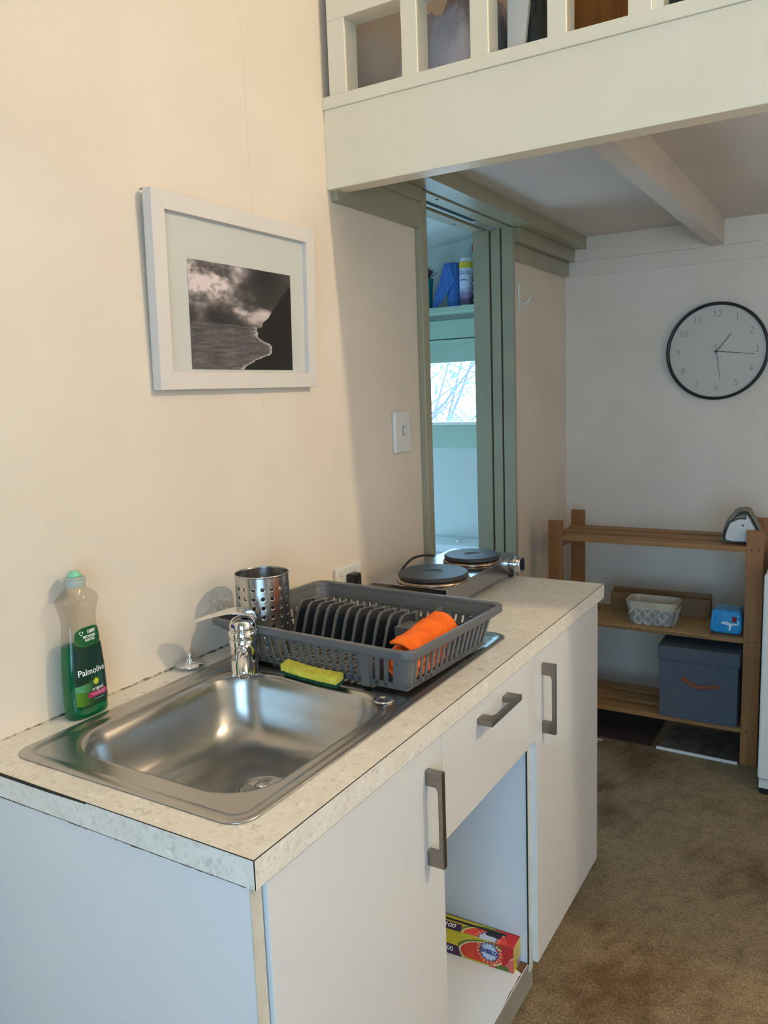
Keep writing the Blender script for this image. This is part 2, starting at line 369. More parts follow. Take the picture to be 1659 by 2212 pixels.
prism(b, [(0.462, 2.181), (0.50, 2.181), (0.515, 2.30), (0.50, 2.46), (0.466, 2.46)], 1, 1.175, 1.186)
o = obj('board', b, WALL2); tag(o, 'narrow pale board standing right behind the third loft post', 'board')
b = bmesh.new(); box(b, 0.30, 0.42, 1.30, 1.33, 2.42, 2.47)
tb = bmesh.new()
bed = thing('bed_headboard', 'dark brown wooden rail above the crumpled sheet in the loft', 'headboard', (0.36, 1.7, 2.27))
obj('headboard_rail', B((0.27, 0.55, 1.65, 1.69, 2.46, 2.53)), BOARDW, bed, bevel=0.012, seg=3)
obj('headboard_post', B((0.28, 0.31, 1.655, 1.685, 2.137, 2.47)), BOARDW, bed); b.free(); tb.free()

# ================================================================ COUNTERTOP
ct = thing('countertop', 'speckled cream laminate countertop running along the left wall', 'countertop', (0.3, 0.75, 0.8614))
sx0, sx1, sy0, sy1 = 0.07, 0.53, 0.06, 0.94     # sink cut-out
yE = 1.4945
obj('worktop_slab', B((0.0, 0.5985, 0.0015, sy0, 0.8614, 0.9), (0.0, sx0, sy0, sy1, 0.8614, 0.9), (sx1, 0.5985, sy0, sy1, 0.8614, 0.9),
    (0.0, 0.5985, sy1, yE, 0.8614, 0.9)), LAM, ct)
obj('front_edge_strip', B((0.5990, 0.6000, 0.0, yE, 0.8614, 0.8990)), LAM, ct)
obj('end_edge_strip', B((0.0, 0.6000, 0.0, 0.0010, 0.8614, 0.8990)), LAM, ct)
obj('edge_joint', B((0.5985, 0.5996, 0.0005, yE, 0.862, 0.8999), (0.0, 0.5990, 0.0006, 0.0015, 0.862, 0.8999)), SHADOWGAP, ct)
b = bmesh.new()
pts = [(0.0, 0.8999), (0.30, 0.9000), (0.30, 0.8985), (0.22, 0.8965), (0.12, 0.8960), (0.0, 0.8955)]
prism(b, pts, 1, -0.0012, 0.0006); obj('lifted_edge_gap', b, SHADOWGAP, ct, local=False)
b = bmesh.new(); n = 90; up_, dn_ = [], []
for i in range(n+1):
    x = 0.012+0.572*i/n; t_ = 0.0012+0.0022*max(0, fbm(x*60, 1.7))+0.0014*max(0, 0.25-x)*4
    up_.append((x, 0.8613)); dn_.append((x, 0.8613-t_))
prism(b, up_+dn_[::-1], 1, 0.0004, 0.0058); obj('worn_underside_gap', b, noisy('worn_brown_gap', (0.03,0.02,0.015,1), (0.12,0.07,0.04,1), 40, 0.9), ct)
# grimy sealant line
CAULK = noisy('grimy_sealant', RGB(205,192,170), RGB(70,55,42), 60, 0.7, lo=0.45, hi=0.62)
b = bmesh.new(); prev = None
n = 300; rows = []
for i in range(n+1):
    y = 0.0 + yE*i/n; q = 0.5+0.5*fbm(y*30, 0.3); e = smooth_step(0.2, 0.45, y)
    wd = 0.0018 + 0.0025*max(0, q)*(0.4+e); hh = 0.0018+0.004*max(0, q-0.2)*(0.3+e)
    rows.append([b.verts.new((0.0001, y, 0.900)), b.verts.new((wd, y, 0.9001)), b.verts.new((wd*0.4, y, 0.900+hh*0.7)), b.verts.new((0.0001, y, 0.900+hh))])
for r0, r1 in zip(rows, rows[1:]):
    for k in range(3): b.faces.new((r0[k], r0[k+1], r1[k+1], r1[k]))
obj('sealant', b, CAULK, ct)

# ================================================================ CABINET
cb = thing('kitchen_cabinet', 'white glossy base cabinet unit with two doors, a drawer and an open shelf', 'cabinet', (0.3, 0.75, 0))
XC, XD = 0.578, 0.592
obj('end_panel', B((0.012, 0.5835, 0.006, 0.024, 0.0, 0.8605)), MEL, cb, bevel=0.0006)
obj('end_panel_edging', B((0.5836, 0.5860, 0.006, 0.026, 0.0, 0.8605)), EDGE, cb)
obj('divider_panel', B((0.03, XC, 0.490, 0.506, 0.10, 0.745), (XC-0.045, XC, 0.490, 0.506, 0.745, 0.86)), MELIN, cb)
obj('divider_panel', B((0.03, XC-0.001, 0.952, 0.968, 0.10, 0.86)), MELIN, cb)
obj('divider_edging', B((XC-0.001, XC+0.0005, 0.951, 0.9735, 0.078, 0.652)), noisy('pale_edging', RGB(206,214,208), RGB(190,198,192), 25, 0.5), cb)
obj('divider_gap', B((XC-0.003, XC+0.0002, 0.9490, 0.9510, 0.1, 0.652)), SHADOWGAP, cb)
obj('far_panel', B((0.012, XC, 1.444, 1.46, 0.094, 0.8605)), MEL, cb)
obj('back_panel', B((0.012, 0.03, 0.024, 1.444, 0.0, 0.86)), MELIN, cb)
obj('base_board', B((0.03, XC-0.003, 0.024, 1.444, 0.084, 0.100)), MELIN, cb, bevel=0.0005)
obj('plinth_rail', B((XC-0.018, XC-0.001, 0.026, 0.975, 0.030, 0.0975)), noisy('grey_plinth', RGB(150,146,136), RGB(138,134,124), 12, 0.5), cb)
obj('plinth', B((0.45, 0.47, 0.03, 1.40, 0.0, 0.084)), DARK, cb)
CHIP = noisy('bare_chipboard', RGB(120,84,52), RGB(84,56,36), 60, 0.9)
b = bmesh.new(); prism(b, [(XC-0.0035, 0.912), (XC-0.022, 0.922), (XC-0.020, 0.936), (XC-0.030, 0.944), (XC-0.022, 0.9515), (XC-0.0035, 0.9515)], 2, 0.0998, 0.1006)
obj('chipped_edge', b, CHIP, cb)
b = bmesh.new(); prism(b, [(XC-0.0035, 0.805), (XC-0.0055, 0.84), (XC-0.0045, 0.87), (XC-0.0065, 0.9), (XC-0.0035, 0.912)], 2, 0.0999, 0.1005)
obj('chipped_edge', b, CHIP, cb)
def handle(p, vertical, a, c, y):
    """flat bar pull: two feet and a thin grip"""
    f = 0.0275; pts_in = []
    bm = bmesh.new(); x0, x1 = XD, 0.624; r = 0.008
    # C outline in (x, s)
    out = [(x0, a), (x1, a), (x1, c), (x0, c), (x0, c-f), (x1-0.010-r*0.3, c-f), (x1-0.0085, c-f-r), (x1-0.0085, a+f+r), (x1-0.010-r*0.3, a+f), (x0, a+f)]
    if vertical: prism(bm, [(q[0], q[1]) for q in out], 1, y-0.006, y+0.006)
    else: prism(bm, out, 2, y-0.006, y+0.006)
    return obj('handle', bm, NICKEL, p, bevel=0.0008)
d1 = obj('cabinet_door', B((XC, XD, 0.030, 0.5055, 0.094, 0.852)), MEL, cb, bevel=0.0008)
handle(d1, True, 0.643, 0.816, 0.449)
d2 = obj('cabinet_door', B((XC, XD, 0.9735, 1.460, 0.094, 0.852)), MEL, cb, bevel=0.0008)
handle(d2, True, 0.655, 0.822, 1.018)
dr = obj('drawer', B((XC, XD, 0.5075, 0.9715, 0.652, 0.852)), MEL, cb, bevel=0.0008)
handle(dr, False, 0.655, 0.808, 0.820)
b = bmesh.new(); lathe(b, 0, 0, [(0.0012, 0), (0.0012, 0.0006)], 10); bmesh.ops.rotate(b, verts=b.verts, cent=(0,0,0), matrix=Matrix.Rotation(PI/2, 3, 'Y'))
bmesh.ops.translate(b, verts=b.verts, vec=(XD, 0.752, 0.735)); obj('screw_mark', b, DARK, cb)

# ================================================================ SINK
sk = thing('sink', 'inset stainless steel sink with bowl and drainer near the counter end', 'sink', (0.3, 0.5, 0.9))
b = bmesh.new()
def shift(r, dz): return [(x, y, z+dz) for x, y, z in r]
X0, X1, Y0, Y1 = 0.062, 0.541, 0.046, 0.949
rings = [rring(X0, X1, Y0, Y1, .035, .9004, 10), rring(X0, X1, Y0, Y1, .035, .9022, 10), rring(X0+.003, X1-.003, Y0+.003, Y1-.003, .033, .9034, 10),
         rring(X0+.014, X1-.014, Y0+.014, Y1-.014, .028, .9036, 10), rring(X0+.019, X1-.019, Y0+.019, Y1-.019, .026, .9018, 10),
         rring(X0+.023, X1-.023, Y0+.023, Y1-.023, .024, .9006, 10), rring(X0+.0245, X1-.0245, Y0+.0245, Y1-.0245, .023, .9006, 10)]
V, _ = loft(b, rings)
outer_e = [b.edges.get((V[-1][i], V[-1][(i+1) % len(V[-1])])) for i in range(len(V[-1]))]
bx0, bx1, by0, by1 = 0.098, 0.507, 0.098, 0.530
prof = [(-.003, .9006, .090), (0.0, .9006, .088), (.004, .8996, .086), (.010, .8960, .082), (.015, .888, .078), (.020, .870, .074), (.026, .840, .072), (.034, .806, .074), (.046, .784, .078),
        (.066, .771, .078), (.10, .7655, .07)]
rings = [rring(bx0+d, bx1-d, by0+d, by1-d, r, z, 10) for d, z, r in prof]
# drain ring
dx, dy = 0.315, 0.350
rings.append([(dx+0.046*math.cos(t), dy+0.046*math.sin(t), 0.7625) for t in [math.radians(a*90+90*i/10) for a in range(4) for i in range(11)]])
rings.append([(dx+0.040*math.cos(t), dy+0.040*math.sin(t), 0.7605) for t in [math.radians(a*90+90*i/10) for a in range(4) for i in range(11)]])
V2, _ = loft(b, rings)
inner_e = [b.edges.get((V2[0][i], V2[0][(i+1) % len(V2[0])])) for i in range(len(V2[0]))]
bmesh.ops.triangle_fill(b, use_beauty=True, use_dissolve=False, edges=outer_e+inner_e)
bmesh.ops.recalc_face_normals(b, faces=b.faces)
if sum(f.normal.z*f.calc_area() for f in b.faces) < 0: bmesh.ops.reverse_faces(b, faces=b.faces)
o = obj('sink_body', b, STEEL, sk, smooth=True); so = o.modifiers.new('thick', 'SOLIDIFY'); so.thickness = 0.0004; so.offset = -1
b = bmesh.new(); lathe(b, dx, dy, [(0.041, .7622), (0.038, .7632), (0.034, .7615), (0.033, .7575), (0.020, .7555), (0.006, .7550), (0.005, .757), (0.0001, .7572)], 40)
obj('drain', b, CHROME, sk, smooth=True)
for k in range(6):
    b = bmesh.new(); t = k*PI/3; lathe(b, dx+0.026*math.cos(t), dy+0.026*math.sin(t), [(0.004, .7562), (0.0039, .7568)], 12); obj('drain_hole', b, DARK, sk)
b = bmesh.new()
for k in range(9):
    x = 0.14+0.036*k; loft(b, [[(x+a, y, z) for a, z in ((-.007, .9006), (-.004, .9022), (0, .9027), (.004, .9022), (.007, .9006))] for y in (0.60, 0.91)])
# loft() closes rings, so the ridges are solid strips
obj('drainer_ridge', b, STEEL, sk, smooth=True)['kind'] = 'stuff'
b = bmesh.new(); lathe(b, 0.483, 0.497, [(0.019, .9010), (0.0195, .9024), (0.016, .9036), (0.013, .9030), (0.0001, .9034)], 32)
cv = obj('hole_cover', b, CHROME, sk, smooth=True)
o = sk

# ---- mixer tap
fx, fy, fz = 0.158, 0.5005, 0.9008
ft = thing('mixer_tap', 'chrome single lever mixer tap on the sink rim before the dish rack', 'tap', (fx, fy, fz))
b = bmesh.new(); lathe(b, fx, fy, [(.029, fz), (.029, fz+.004), (.0275, fz+.006), (.0275, fz+.028), (.0262, fz+.030), (.0255, fz+.032), (.0262, fz+.034), (.0275, fz+.045), (.0285, fz+.060),
    (.028, fz+.071), (.0265, fz+.0735)], 40); obj('tap_body', b, CHROME, ft, smooth=True)
b = bmesh.new(); lathe(b, fx, fy, [(.0280, fz+.0740), (.0288, fz+.0755), (.0288, fz+.0885), (.0275, fz+.0900)], 40); obj('collar', b, CHROME, ft, smooth=True)
b = bmesh.new(); lathe(b, fx, fy, [(.0270, fz+.0905), (.0265, fz+.098), (.0245, fz+.107), (.019, fz+.114), (.010, fz+.118), (.001, fz+.119)], 40)
hd = obj('cartridge_dome', b, CHROME, ft, smooth=True)
# lever: broad blade arching from the dome back and up
dl = Vector((-0.80, -0.60, 0)).normalized(); sd = Vector((-dl.y, dl.x, 0))
b = bmesh.new(); path = [(-0.026, .094, .017), (-0.0265, .108, .020), (-0.020, .121, .022), (-0.006, .1285, .0235), (0.012, .1300, .0235), (0.03, .1285, .021), (0.05, .1245, .0175), (0.068, .1195, .0145), (0.082, .1155, .0125), (0.089, .1140, .007)]
rg = []
for s, z, wd in path:
    c = Vector((fx, fy, fz+z)) + dl*s; th = 0.0028 if s > -0.02 else 0.003
    nrm = Vector((0, 0, 1)) if s > -0.02 else (-dl)
    rg.append([tuple(c + sd*wd*1.15*math.cos(a) + nrm*th*math.sin(a)) for a in [2*PI*k/20 for k in range(20)]])
loft(b, rg, cap0=True, cap1=True); bmesh.ops.recalc_face_normals(b, faces=b.faces); obj('lever', b, CHROME, ft, smooth=True)
# spout towards the bowl
b = bmesh.new(); ds = Vector((0.66, -0.75, 0)).normalized()
sp = [Vector((fx, fy, fz+.050)) + ds*s + Vector((0, 0, z)) for s, z in ((0.005, 0), (0.03, 0.002), (0.055, 0.004), (0.08, 0.003), (0.097, -0.002), (0.106, -0.012), (0.107, -0.022))]
tube(b, sp, [.0165, .0155, .0140, .0130, .0125, .0120, .0115], 20); obj('spout', b, CHROME, ft, smooth=True)
b = bmesh.new(); lathe(b, 0, 0, [(0.0056, 0), (0.0056, .001), (0.004, .0016)], 20)
tdir = Vector((-0.15, -1.0, 0.0)).normalized()
bmesh.ops.rotate(b, verts=b.verts, cent=(0,0,0), matrix=Vector((0,0,1)).rotation_difference(tdir).to_matrix())
bmesh.ops.translate(b, verts=b.verts, vec=Vector((fx, fy, fz+.101)) + tdir*0.0245)
obj('temperature_dot', b, mat('blue_red_dot', RGB(34,44,120), 0.3), ft)['label'] = 'blue and red temperature dot'
b = bmesh.new(); lathe(b, 0, 0, [(0.0021, 0), (0.0021, .0002)], 14)
bmesh.ops.rotate(b, verts=b.verts, cent=(0,0,0), matrix=Vector((0,0,1)).rotation_difference(tdir).to_matrix())
bmesh.ops.translate(b, verts=b.verts, vec=Vector((fx-0.0022, fy, fz+.1015)) + tdir*0.0262)
obj('temperature_dot', b, mat('red_dot', RGB(170,40,40), 0.3), ft)

# ---- plug on the counter
px, py = 0.030, 0.478
pg = thing('sink_plug', 'chrome sink plug with ball knob lying on the counter by the tap', 'plug', (px, py, 0.9))
b = bmesh.new(); lathe(b, px, py, [(.020, .9003), (.0255, .9035), (.029, .9065), (.0300, .9080), (.0285, .9096), (.016, .9125), (.009, .9140), (.0085, .9145)], 40); obj('plug_disc', b, CHROME, pg, smooth=True)
b = bmesh.new(); lathe(b, px, py, [(.0085, .9140), (.0085, .9195), (.0045, .9205), (.0045, .9215)] + [(max(0.0065*math.sin(t), 1e-4), .9265-0.0065*math.cos(t)) for t in [0.9+k*0.28 for k in range(9)]], 24)
obj('plug_knob', b, CHROME, pg, smooth=True)

# ================================================================ DISH SOAP
bx_, by_ = 0.0345, 0.2165
bt = thing('dish_soap_bottle', 'clear bottle of green dish soap standing on the counter against the wall', 'bottle', (bx_, by_, 0.9005))
PROF = [(0, .036, .021), (.004, .0395, .0245), (.03, .0405, .025), (.06, .0400, .0245), (.09, .0388, .0238), (.125, .0360, .0222), (.150, .0328, .0200), (.166, .0315, .0190), (.178, .0322, .0195), (.192, .0352, .0215),
        (.204, .0385, .0232), (.210, .0392, .0234), (.216, .0370, .0225), (.223, .0290, .0205), (.2285, .0205, .0182), (.232, .0175, .0170)]
def sect(z):
    for (a, w1, d1), (c, w2, d2) in zip(PROF, PROF[1:]):
        if a <= z <= c:
            t = (z-a)/(c-a); return w1+(w2-w1)*t, d1+(d2-d1)*t
    return PROF[-1][1:]
def bring(z, inset=0.0, n=48):
    W, D = sect(z); W -= inset; D -= inset; e = 2.6 if z < .215 else 2.0; r = []
    for k in range(n):
        t = 2*PI*k/n; c, s = math.cos(t), math.sin(t)
        r.append((bx_+D*math.copysign(abs(c)**(2/e), c), by_+W*math.copysign(abs(s)**(2/e), s), 0.9005+z))
    return r
zs = [0, .002, .004, .012, .03, .045, .06, .075, .09, .105, .125, .138, .150, .158, .166, .172, .178, .185, .192, .198, .204, .208, .210, .213, .216, .219, .223, .226, .2285, .232]
b = bmesh.new(); loft(b, [bring(z) for z in zs], cap0=True)
obj('bottle_body', b, glass('clear_bottle', (0.86, 0.85, 0.82, 1), rough=0.06), bt, smooth=True)
def liquid(name):
    m = bpy.data.materials.new(name); m.use_nodes = True; nt = m.node_tree; p = bsdf(m); out = nt.nodes['Material Output']
    p.inputs['Base Color'].default_value = (0.0, 0.27, 0.10, 1); p.inputs['Roughness'].default_value = 0.08
    tr = nn(m, 'ShaderNodeBsdfTransparent'); tr.inputs[0].default_value = (0.05, 0.72, 0.38, 1)
    mx = nn(m, 'ShaderNodeMixShader'); mx.inputs[0].default_value = 0.45
    lk(m, tr.outputs[0], mx.inputs[1]); lk(m, p.outputs[0], mx.inputs[2]); lk(m, mx.outputs[0], out.inputs[0]); return m
b = bmesh.new(); loft(b, [bring(z, 0.0012) for z in [.0015, .004, .012, .03, .045, .06, .075, .09, .105, .118, .127]], cap0=True, cap1=True)
bmesh.ops.recalc_face_normals(b, faces=b.faces); obj('soap', b, liquid('green_soap'), bt, smooth=True)['label'] = 'green liquid soap'
b = bmesh.new(); lathe(b, bx_, by_, [(.0185, 1.1335), (.0185, 1.1350), (.0178, 1.1360), (.0182, 1.1375), (.0182, 1.1440), (.0176, 1.1446), (.0182, 1.1452), (.0182, 1.1475), (.0150, 1.1495), (.012, 1.1500)], 36)
obj('cap', b, mat('frosted_cap', RGB(196,204,192), 0.35, Transmission_Weight=0.35), bt, smooth=True)
b = bmesh.new(); lathe(b, bx_, by_, [(.0125, 1.1495), (.0120, 1.1540), (.0085, 1.1560), (.0080, 1.1590), (.0001, 1.1595)], 24)
obj('nozzle', b, mat('mint_nozzle', RGB(132,205,168), 0.35), bt, smooth=True)
# label on the broad side (facing +x)
def lab_pos(y, z, off=0.0006):
    W, D = sect(z); e = 2.6; s = max(-0.999, min(0.999, y/W)); sa = abs(s)**(e/2); c = math.sqrt(max(0, 1-sa*sa))
    return (bx_ + D*c**(2/e) + off, by_ + y, 0.9005+z)
LW = 0.033
def lab(u, v):
    y = (u-0.5)*2*LW; z = 0.020 + v*0.108
    W, _ = sect(z); wl = min(LW, W*0.86)
    if abs(y) > wl: return None
    if v < 0.05 and abs(y) > wl*0.85: return None
    g = lerp((6, 52, 34), (4, 44, 36), v)
    # hill with light-green meadow at the left, sun in the middle
    sx, sz = 0.006, 0.062; dd = math.hypot(y-sx, z-sz)
    if z < 0.062+ (y+0.02)*0.10 and y < 0.010 and z > 0.024:
        k = smooth_step(-0.033, 0.010, y); g = lerp((84, 130, 24), g, k)
        if z > 0.050 - (y+0.03)*0.15: g = lerp((84, 150, 110), g, k)
    if dd < 0.0055: g = (190, 196, 40)
    elif z > sz-0.001 and dd < 0.019 and abs(((math.atan2(z-sz, y-sx)*5/PI) % 1)-0.5) < 0.09: g = lerp((150, 190, 50), g, dd/0.02)
    if abs(z-(0.0405+0.12*0))<0.0048 and -0.012 < y < 0.030: g = (176, 30, 92)
    return g
PRINT = print_mat('label_print', 0.3)
print_grid('front_label', 90, 140, lambda u, v: lab_pos((u-.5)*2*LW, 0.020+v*0.108), lab, PRINT, bt)
def bub(u, v):
    y = -0.004+(u-.5)*0.058; z = 0.128+ v*0.036; a = (u-.5)*2; c = (v-.5)*2
    d = abs(a)**2.6+abs(c)**2.6
    if d > 1.0: return None
    if abs(y) > sect(z)[0]*0.97: return None
    return (60, 120, 60) if d > 0.84 else (12, 84, 42)
print_grid('recycled_badge', 60, 40, lambda u, v: lab_pos(0.002+(u-.5)*0.056, 0.1265+v*0.036, 0.0009), bub, PRINT, bt)
WINK = mat('white_ink', RGB(236,240,230), 0.5)
def on_lab(y0, z0, off=0.0014): return lambda u, v: lab_pos(y0+u, z0+v, off)
text_obj('lettering', 'Palmolive', 0.0158, WINK, bt, on_lab(0.0, 0.083), weight=0.0002, sx=0.92)
text_obj('lettering', 'original', 0.0085, WINK, bt, on_lab(0.008, 0.050), weight=0.0001)
text_obj('lettering', '100%', 0.0085, WINK, bt, on_lab(0.008, 0.1525), weight=0.0004)
text_obj('lettering', 'RECYCLED', 0.0055, WINK, bt, on_lab(0.003, 0.1445), weight=0.0003)
text_obj('lettering', 'BOTTLE', 0.0055, WINK, bt, on_lab(0.003, 0.1385), weight=0.0003)
b = bmesh.new()
for k in range(3):      # recycling arrows
    a0 = math.radians(90+120*k+12)
    pts_o = [(math.cos(a0+t)*r, math.sin(a0+t)*r) for t, r in ((0, .0042), (0.7, .0040), (1.35, .0042))]
    pts_i = [(math.cos(a0+t)*r, math.sin(a0+t)*r) for t, r in ((1.5, .0026), (0.7, .0022), (0, .0026))]
    b.faces.new([b.verts.new(lab_pos(-0.0125+p[0], 0.1525+p[1], 0.0014)) for p in pts_o+pts_i])
obj('recycling_symbol', b, WINK, bt)
for w_, z_, s_ in ((0.034, 0.0418, 0), (0.028, 0.0392, 0), (0.020, 0.031, 0)):
    b = bmesh.new(); n = 22
    for i in range(n):
        y = 0.009-w_/2+w_*i/n
        if i % 5 == 4: continue
        b.faces.new([b.verts.new(lab_pos(q, z, 0.0012)) for q, z in ((y, z_), (y+w_/n*0.7, z_), (y+w_/n*0.7, z_+.0009), (y, z_+.0009))])
    obj('fine_print', b, WINK, bt)['kind'] = 'stuff'

# ================================================================ DISH RACK (built in its own frame)
rkx, rky, rkz, rr = 0.297, 0.708, 0.9032, math.radians(-3.2)
rk = thing('dish_rack', 'grey plastic dish drying rack standing on the sink drainer', 'dish rack', (rkx, rky, rkz), rr)
HX, HY, HT = 0.255, 0.192, 0.090
b = bmesh.new()
rim = [rring(-HX, HX, -HY, HY, .030, HT-.014, 6), rring(-HX, HX, -HY, HY, .030, HT-.002, 6), rring(-HX+.002, HX-.002, -HY+.002, HY-.002, .029, HT, 6),
       rring(-HX+.009, HX-.009, -HY+.009, HY-.009, .025, HT, 6), rring(-HX+.012, HX-.012, -HY+.012, HY-.012, .024, HT-.003, 6),
       rring(-HX+.015, HX-.015, -HY+.015, HY-.015, .024, HT-.022, 6), rring(-HX+.012, HX-.012, -HY+.012, HY-.012, .024, HT-.023, 6), rring(-HX+.008, HX-.008, -HY+.008, HY-.008, .026, HT-.010, 6),
       rring(-HX+.003, HX-.003, -HY+.003, HY-.003, .029, HT-.014, 6)]
loft(b, rim, closed=True); bmesh.ops.recalc_face_normals(b, faces=b.faces)
obj('rim', b, RACKP, rk, local=True, smooth=True, bevel=0.0008)
b = bmesh.new()
top, bot = HT-.022, 0.006
def wall_pt(side, s, z, out):      # point on the tapered wall
    k = (z-bot)/(HT-bot); ix = HX-.034+ k*.020; iy = HY-.034+k*.020
    if side == 'f': return (s*ix/HX, -iy-out, z)
    if side == 'b': return (s*ix/HX, iy+out, z)
    if side == 'r': return (ix+out, s*iy/HY, z)
    return (-ix-out, s*iy/HY, z)
def quadbar(side, s0, s1, z0, z1, th=0.003):
    vs = [b.verts.new(wall_pt(side, s, z, o_)) for s in (s0, s1) for o_ in (-th/2, th/2) for z in (z0, z1)]
    for f in ((0,1,3,2), (4,6,7,5), (0,4,5,1), (2,3,7,6), (0,2,6,4), (1,5,7,3)): b.faces.new([vs[i] for i in f])
for side, L, pitch, zt in (('f', HX, .0225, top+.004), ('r', HY, .0225, top+.004), ('l', HY, .0225, top-.012)):
    n = int((2*(L-.03))/pitch); p = 2*(L-.03)/n
    quadbar(side, -L+.03, L-.03, zt-.004, top+.012); quadbar(side, -L+.03, L-.03, bot-.002, bot+.010)
    for i in range(n+1):
        c = -L+.03+p*i; quadbar(side, c-p*.22, c+p*.22, bot, zt)
# back wall: solid with a row of slots
quadbar('b', -HX+.03, HX-.03, top-.012, top+.012); quadbar('b', -HX+.03, HX-.03, bot-.002, bot+.034)
for i in range(24):
    c = -HX+.03+(2*HX-.06)*i/23; quadbar('b', c-.0065, c+.0065, bot+.03, top-.010)
# rounded corners
for sxn, syn in ((1,1), (-1,1), (-1,-1), (1,-1)):
    rgs = []
    for z in (bot-.002, bot+.03, top, top+.012):
        k = (z-bot)/(HT-bot); ix = HX-.034+k*.020; iy = HY-.034+k*.020; r = 0.030; o_ = []
        for q in range(7):
            t = PI/2*q/6; o_.append(((ix-r+(r+.0015)*math.cos(t))*sxn, (iy-r+(r+.0015)*math.sin(t))*syn, z))
        for q in range(6, -1, -1):
            t = PI/2*q/6; o_.append(((ix-r+(r-.0015)*math.cos(t))*sxn, (iy-r+(r-.0015)*math.sin(t))*syn, z))
        rgs.append(o_)
    loft(b, rgs, cap0=True, cap1=True)
# pillar dividing the two bins on the near side
box(b, .128, .146, -HY+.020, -HY+.036, bot-.002, top+.01)
# base: border and a lattice of ribs
ix, iy = HX-.034, HY-.034
box(b, -ix, ix, -iy, -iy+.014, bot-.002, bot+.001); box(b, -ix, ix, iy-.014, iy, bot-.002, bot+.001)
box(b, -ix, -ix+.014, -iy+.014, iy-.014, bot-.002, bot+.001); box(b, ix-.014, ix, -iy+.014, iy-.014, bot-.002, bot+.001)
x = -ix+.03
while x < ix-.02: box(b, x-.0035, x+.0035, -iy+.013, iy-.013, bot-.002, bot+.0008); x += .0165
y = -iy+.04
while y < iy-.02: box(b, -ix+.013, ix-.013, y-.004, y+.004, bot-.0018, bot+.0012); y += .030
for sxn in (-1, 1):
    for syn in (-1, 1): box(b, sxn*(ix-.03)-.008, sxn*(ix-.03)+.008, syn*(iy-.03)-.008, syn*(iy-.03)+.008, 0.0, bot-.001)
bmesh.ops.recalc_face_normals(b, faces=b.faces)
obj('basket', b, RACKP, rk, local=True)
# plate dividers: a row of curved upright fins
fin_me = None
fin_pts = [(-.034, .004), (.060, .004), (.062, .030), (.052, .055), (.048, .074), (.006, .078), (-.006, .070), (-.016, .052), (-.022, .034), (-.028, .018)]
for i in range(11):
    if fin_me is None:
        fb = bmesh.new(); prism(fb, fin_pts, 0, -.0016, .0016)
        for f_ in fb.faces: f_.material_index = 1  # fin sides take the darkened copy, shade put into the colour
        box(fb, -.0042, .0042, .046, .060, .006, .074)
        # rim along the curved front edge, in the undarkened rack plastic
        fr = fin_pts[4:]+[fin_pts[0]]
        for (ya, za), (yb, zb) in zip(fr, fr[1:]):
            vs = [fb.verts.new(p) for p in ((-.0030, ya-.001, za), (.0030, ya-.001, za), (.0030, yb-.001, zb), (-.0030, yb-.001, zb), (-.0030, ya+.002, za-.001), (.0030, ya+.002, za-.001), (.0030, yb+.002, zb-.001), (-.0030, yb+.002, zb-.001))]
            for f in ((0,1,2,3), (7,6,5,4), (0,4,5,1), (1,5,6,2), (2,6,7,3), (3,7,4,0)): fb.faces.new([vs[q] for q in f])
        bmesh.ops.recalc_face_normals(fb, faces=fb.faces)
        f0 = obj('plate_divider', fb, [RACKP, RACK_SHADE], rk, local=True); fin_me = f0.data; f0.location = (-.176, .022, .006)
    else:
        c = f0.copy(); C.objects.link(c); c.parent = rk; c.location = (-.176+.0272*i, .022, .006)
# cutlery bin walls with dipped tops
b = bmesh.new()
prism(b, [(-.16, .006), (.10, .006), (.118, .084), (.105, .087), (.085, .083), (.06, .072), (.03, .070), (.005, .072), (-.02, .066), (-.05, .045), (-.16, .040)], 0, .136, .139)
prism(b, [(.139, .006), (.222, .006), (.232, .074), (.22, .076), (.205, .072), (.195, .060), (.18, .056), (.168, .060), (.158, .072), (.139, .080)], 1, .112, .115)
box(b, .095, .136, -.005, .045, .006, .068)
bmesh.ops.recalc_face_normals(b, faces=b.faces)
obj('cutlery_divider', b, RACKP, rk, local=True, bevel=0.0006)

# ---- orange cloth in the rack
CL = noisy('orange_microfibre', RGB(255,118,24), RGB(240,98,18), 30, 0.95, bmp=0.5, bd=0.002)
b = bmesh.new(); rows = []; cx0, cz0 = 0.483, 0.955
NT, NY = 96, 36
for j in range(NY+1):
    v = j/NY; y = 0.552+0.185*v; row = []
    for side in (0, 1):
        rg = range(NT+1) if side == 0 else range(NT, -1, -1)
        for k in rg:
            t = k/NT; a = t*2*PI*1.9 + 2.6
            r = 0.010 + 0.026*t + (0.0032 if side == 0 else -0.0012)
            r *= 1 + 0.045*fbm(math.cos(a)*1.5, v*4+math.sin(a), 2.0)
            zz = cz0 + 0.010*v + r*math.sin(a)*0.98; xx = cx0 - 0.004*v + r*math.cos(a)*1.08
            row.append(b.verts.new((xx, y + 0.004*fbm(a*1.3, side, 7.0)*(1 if j in (0, NY) else 0.2), max(zz, 0.9135))))
    rows.append(row)
n = len(rows[0])
for r0, r1 in zip(rows, rows[1:]):
    for k in range(n): b.faces.new((r0[k], r0[(k+1) % n], r1[(k+1) % n], r1[k]))
for rw in (rows[0], rows[-1]):
    for k in range(NT): b.faces.new((rw[k], rw[k+1], rw[n-2-k], rw[n-1-k]))
bmesh.ops.recalc_face_normals(b, faces=b.faces)
cl = thing('orange_cloth', 'rolled orange microfibre cloth in the near right bin of the dish rack', 'cloth', (0.483, 0.64, 0.912))
obj('rolled_cloth', b, CL, cl, smooth=True)
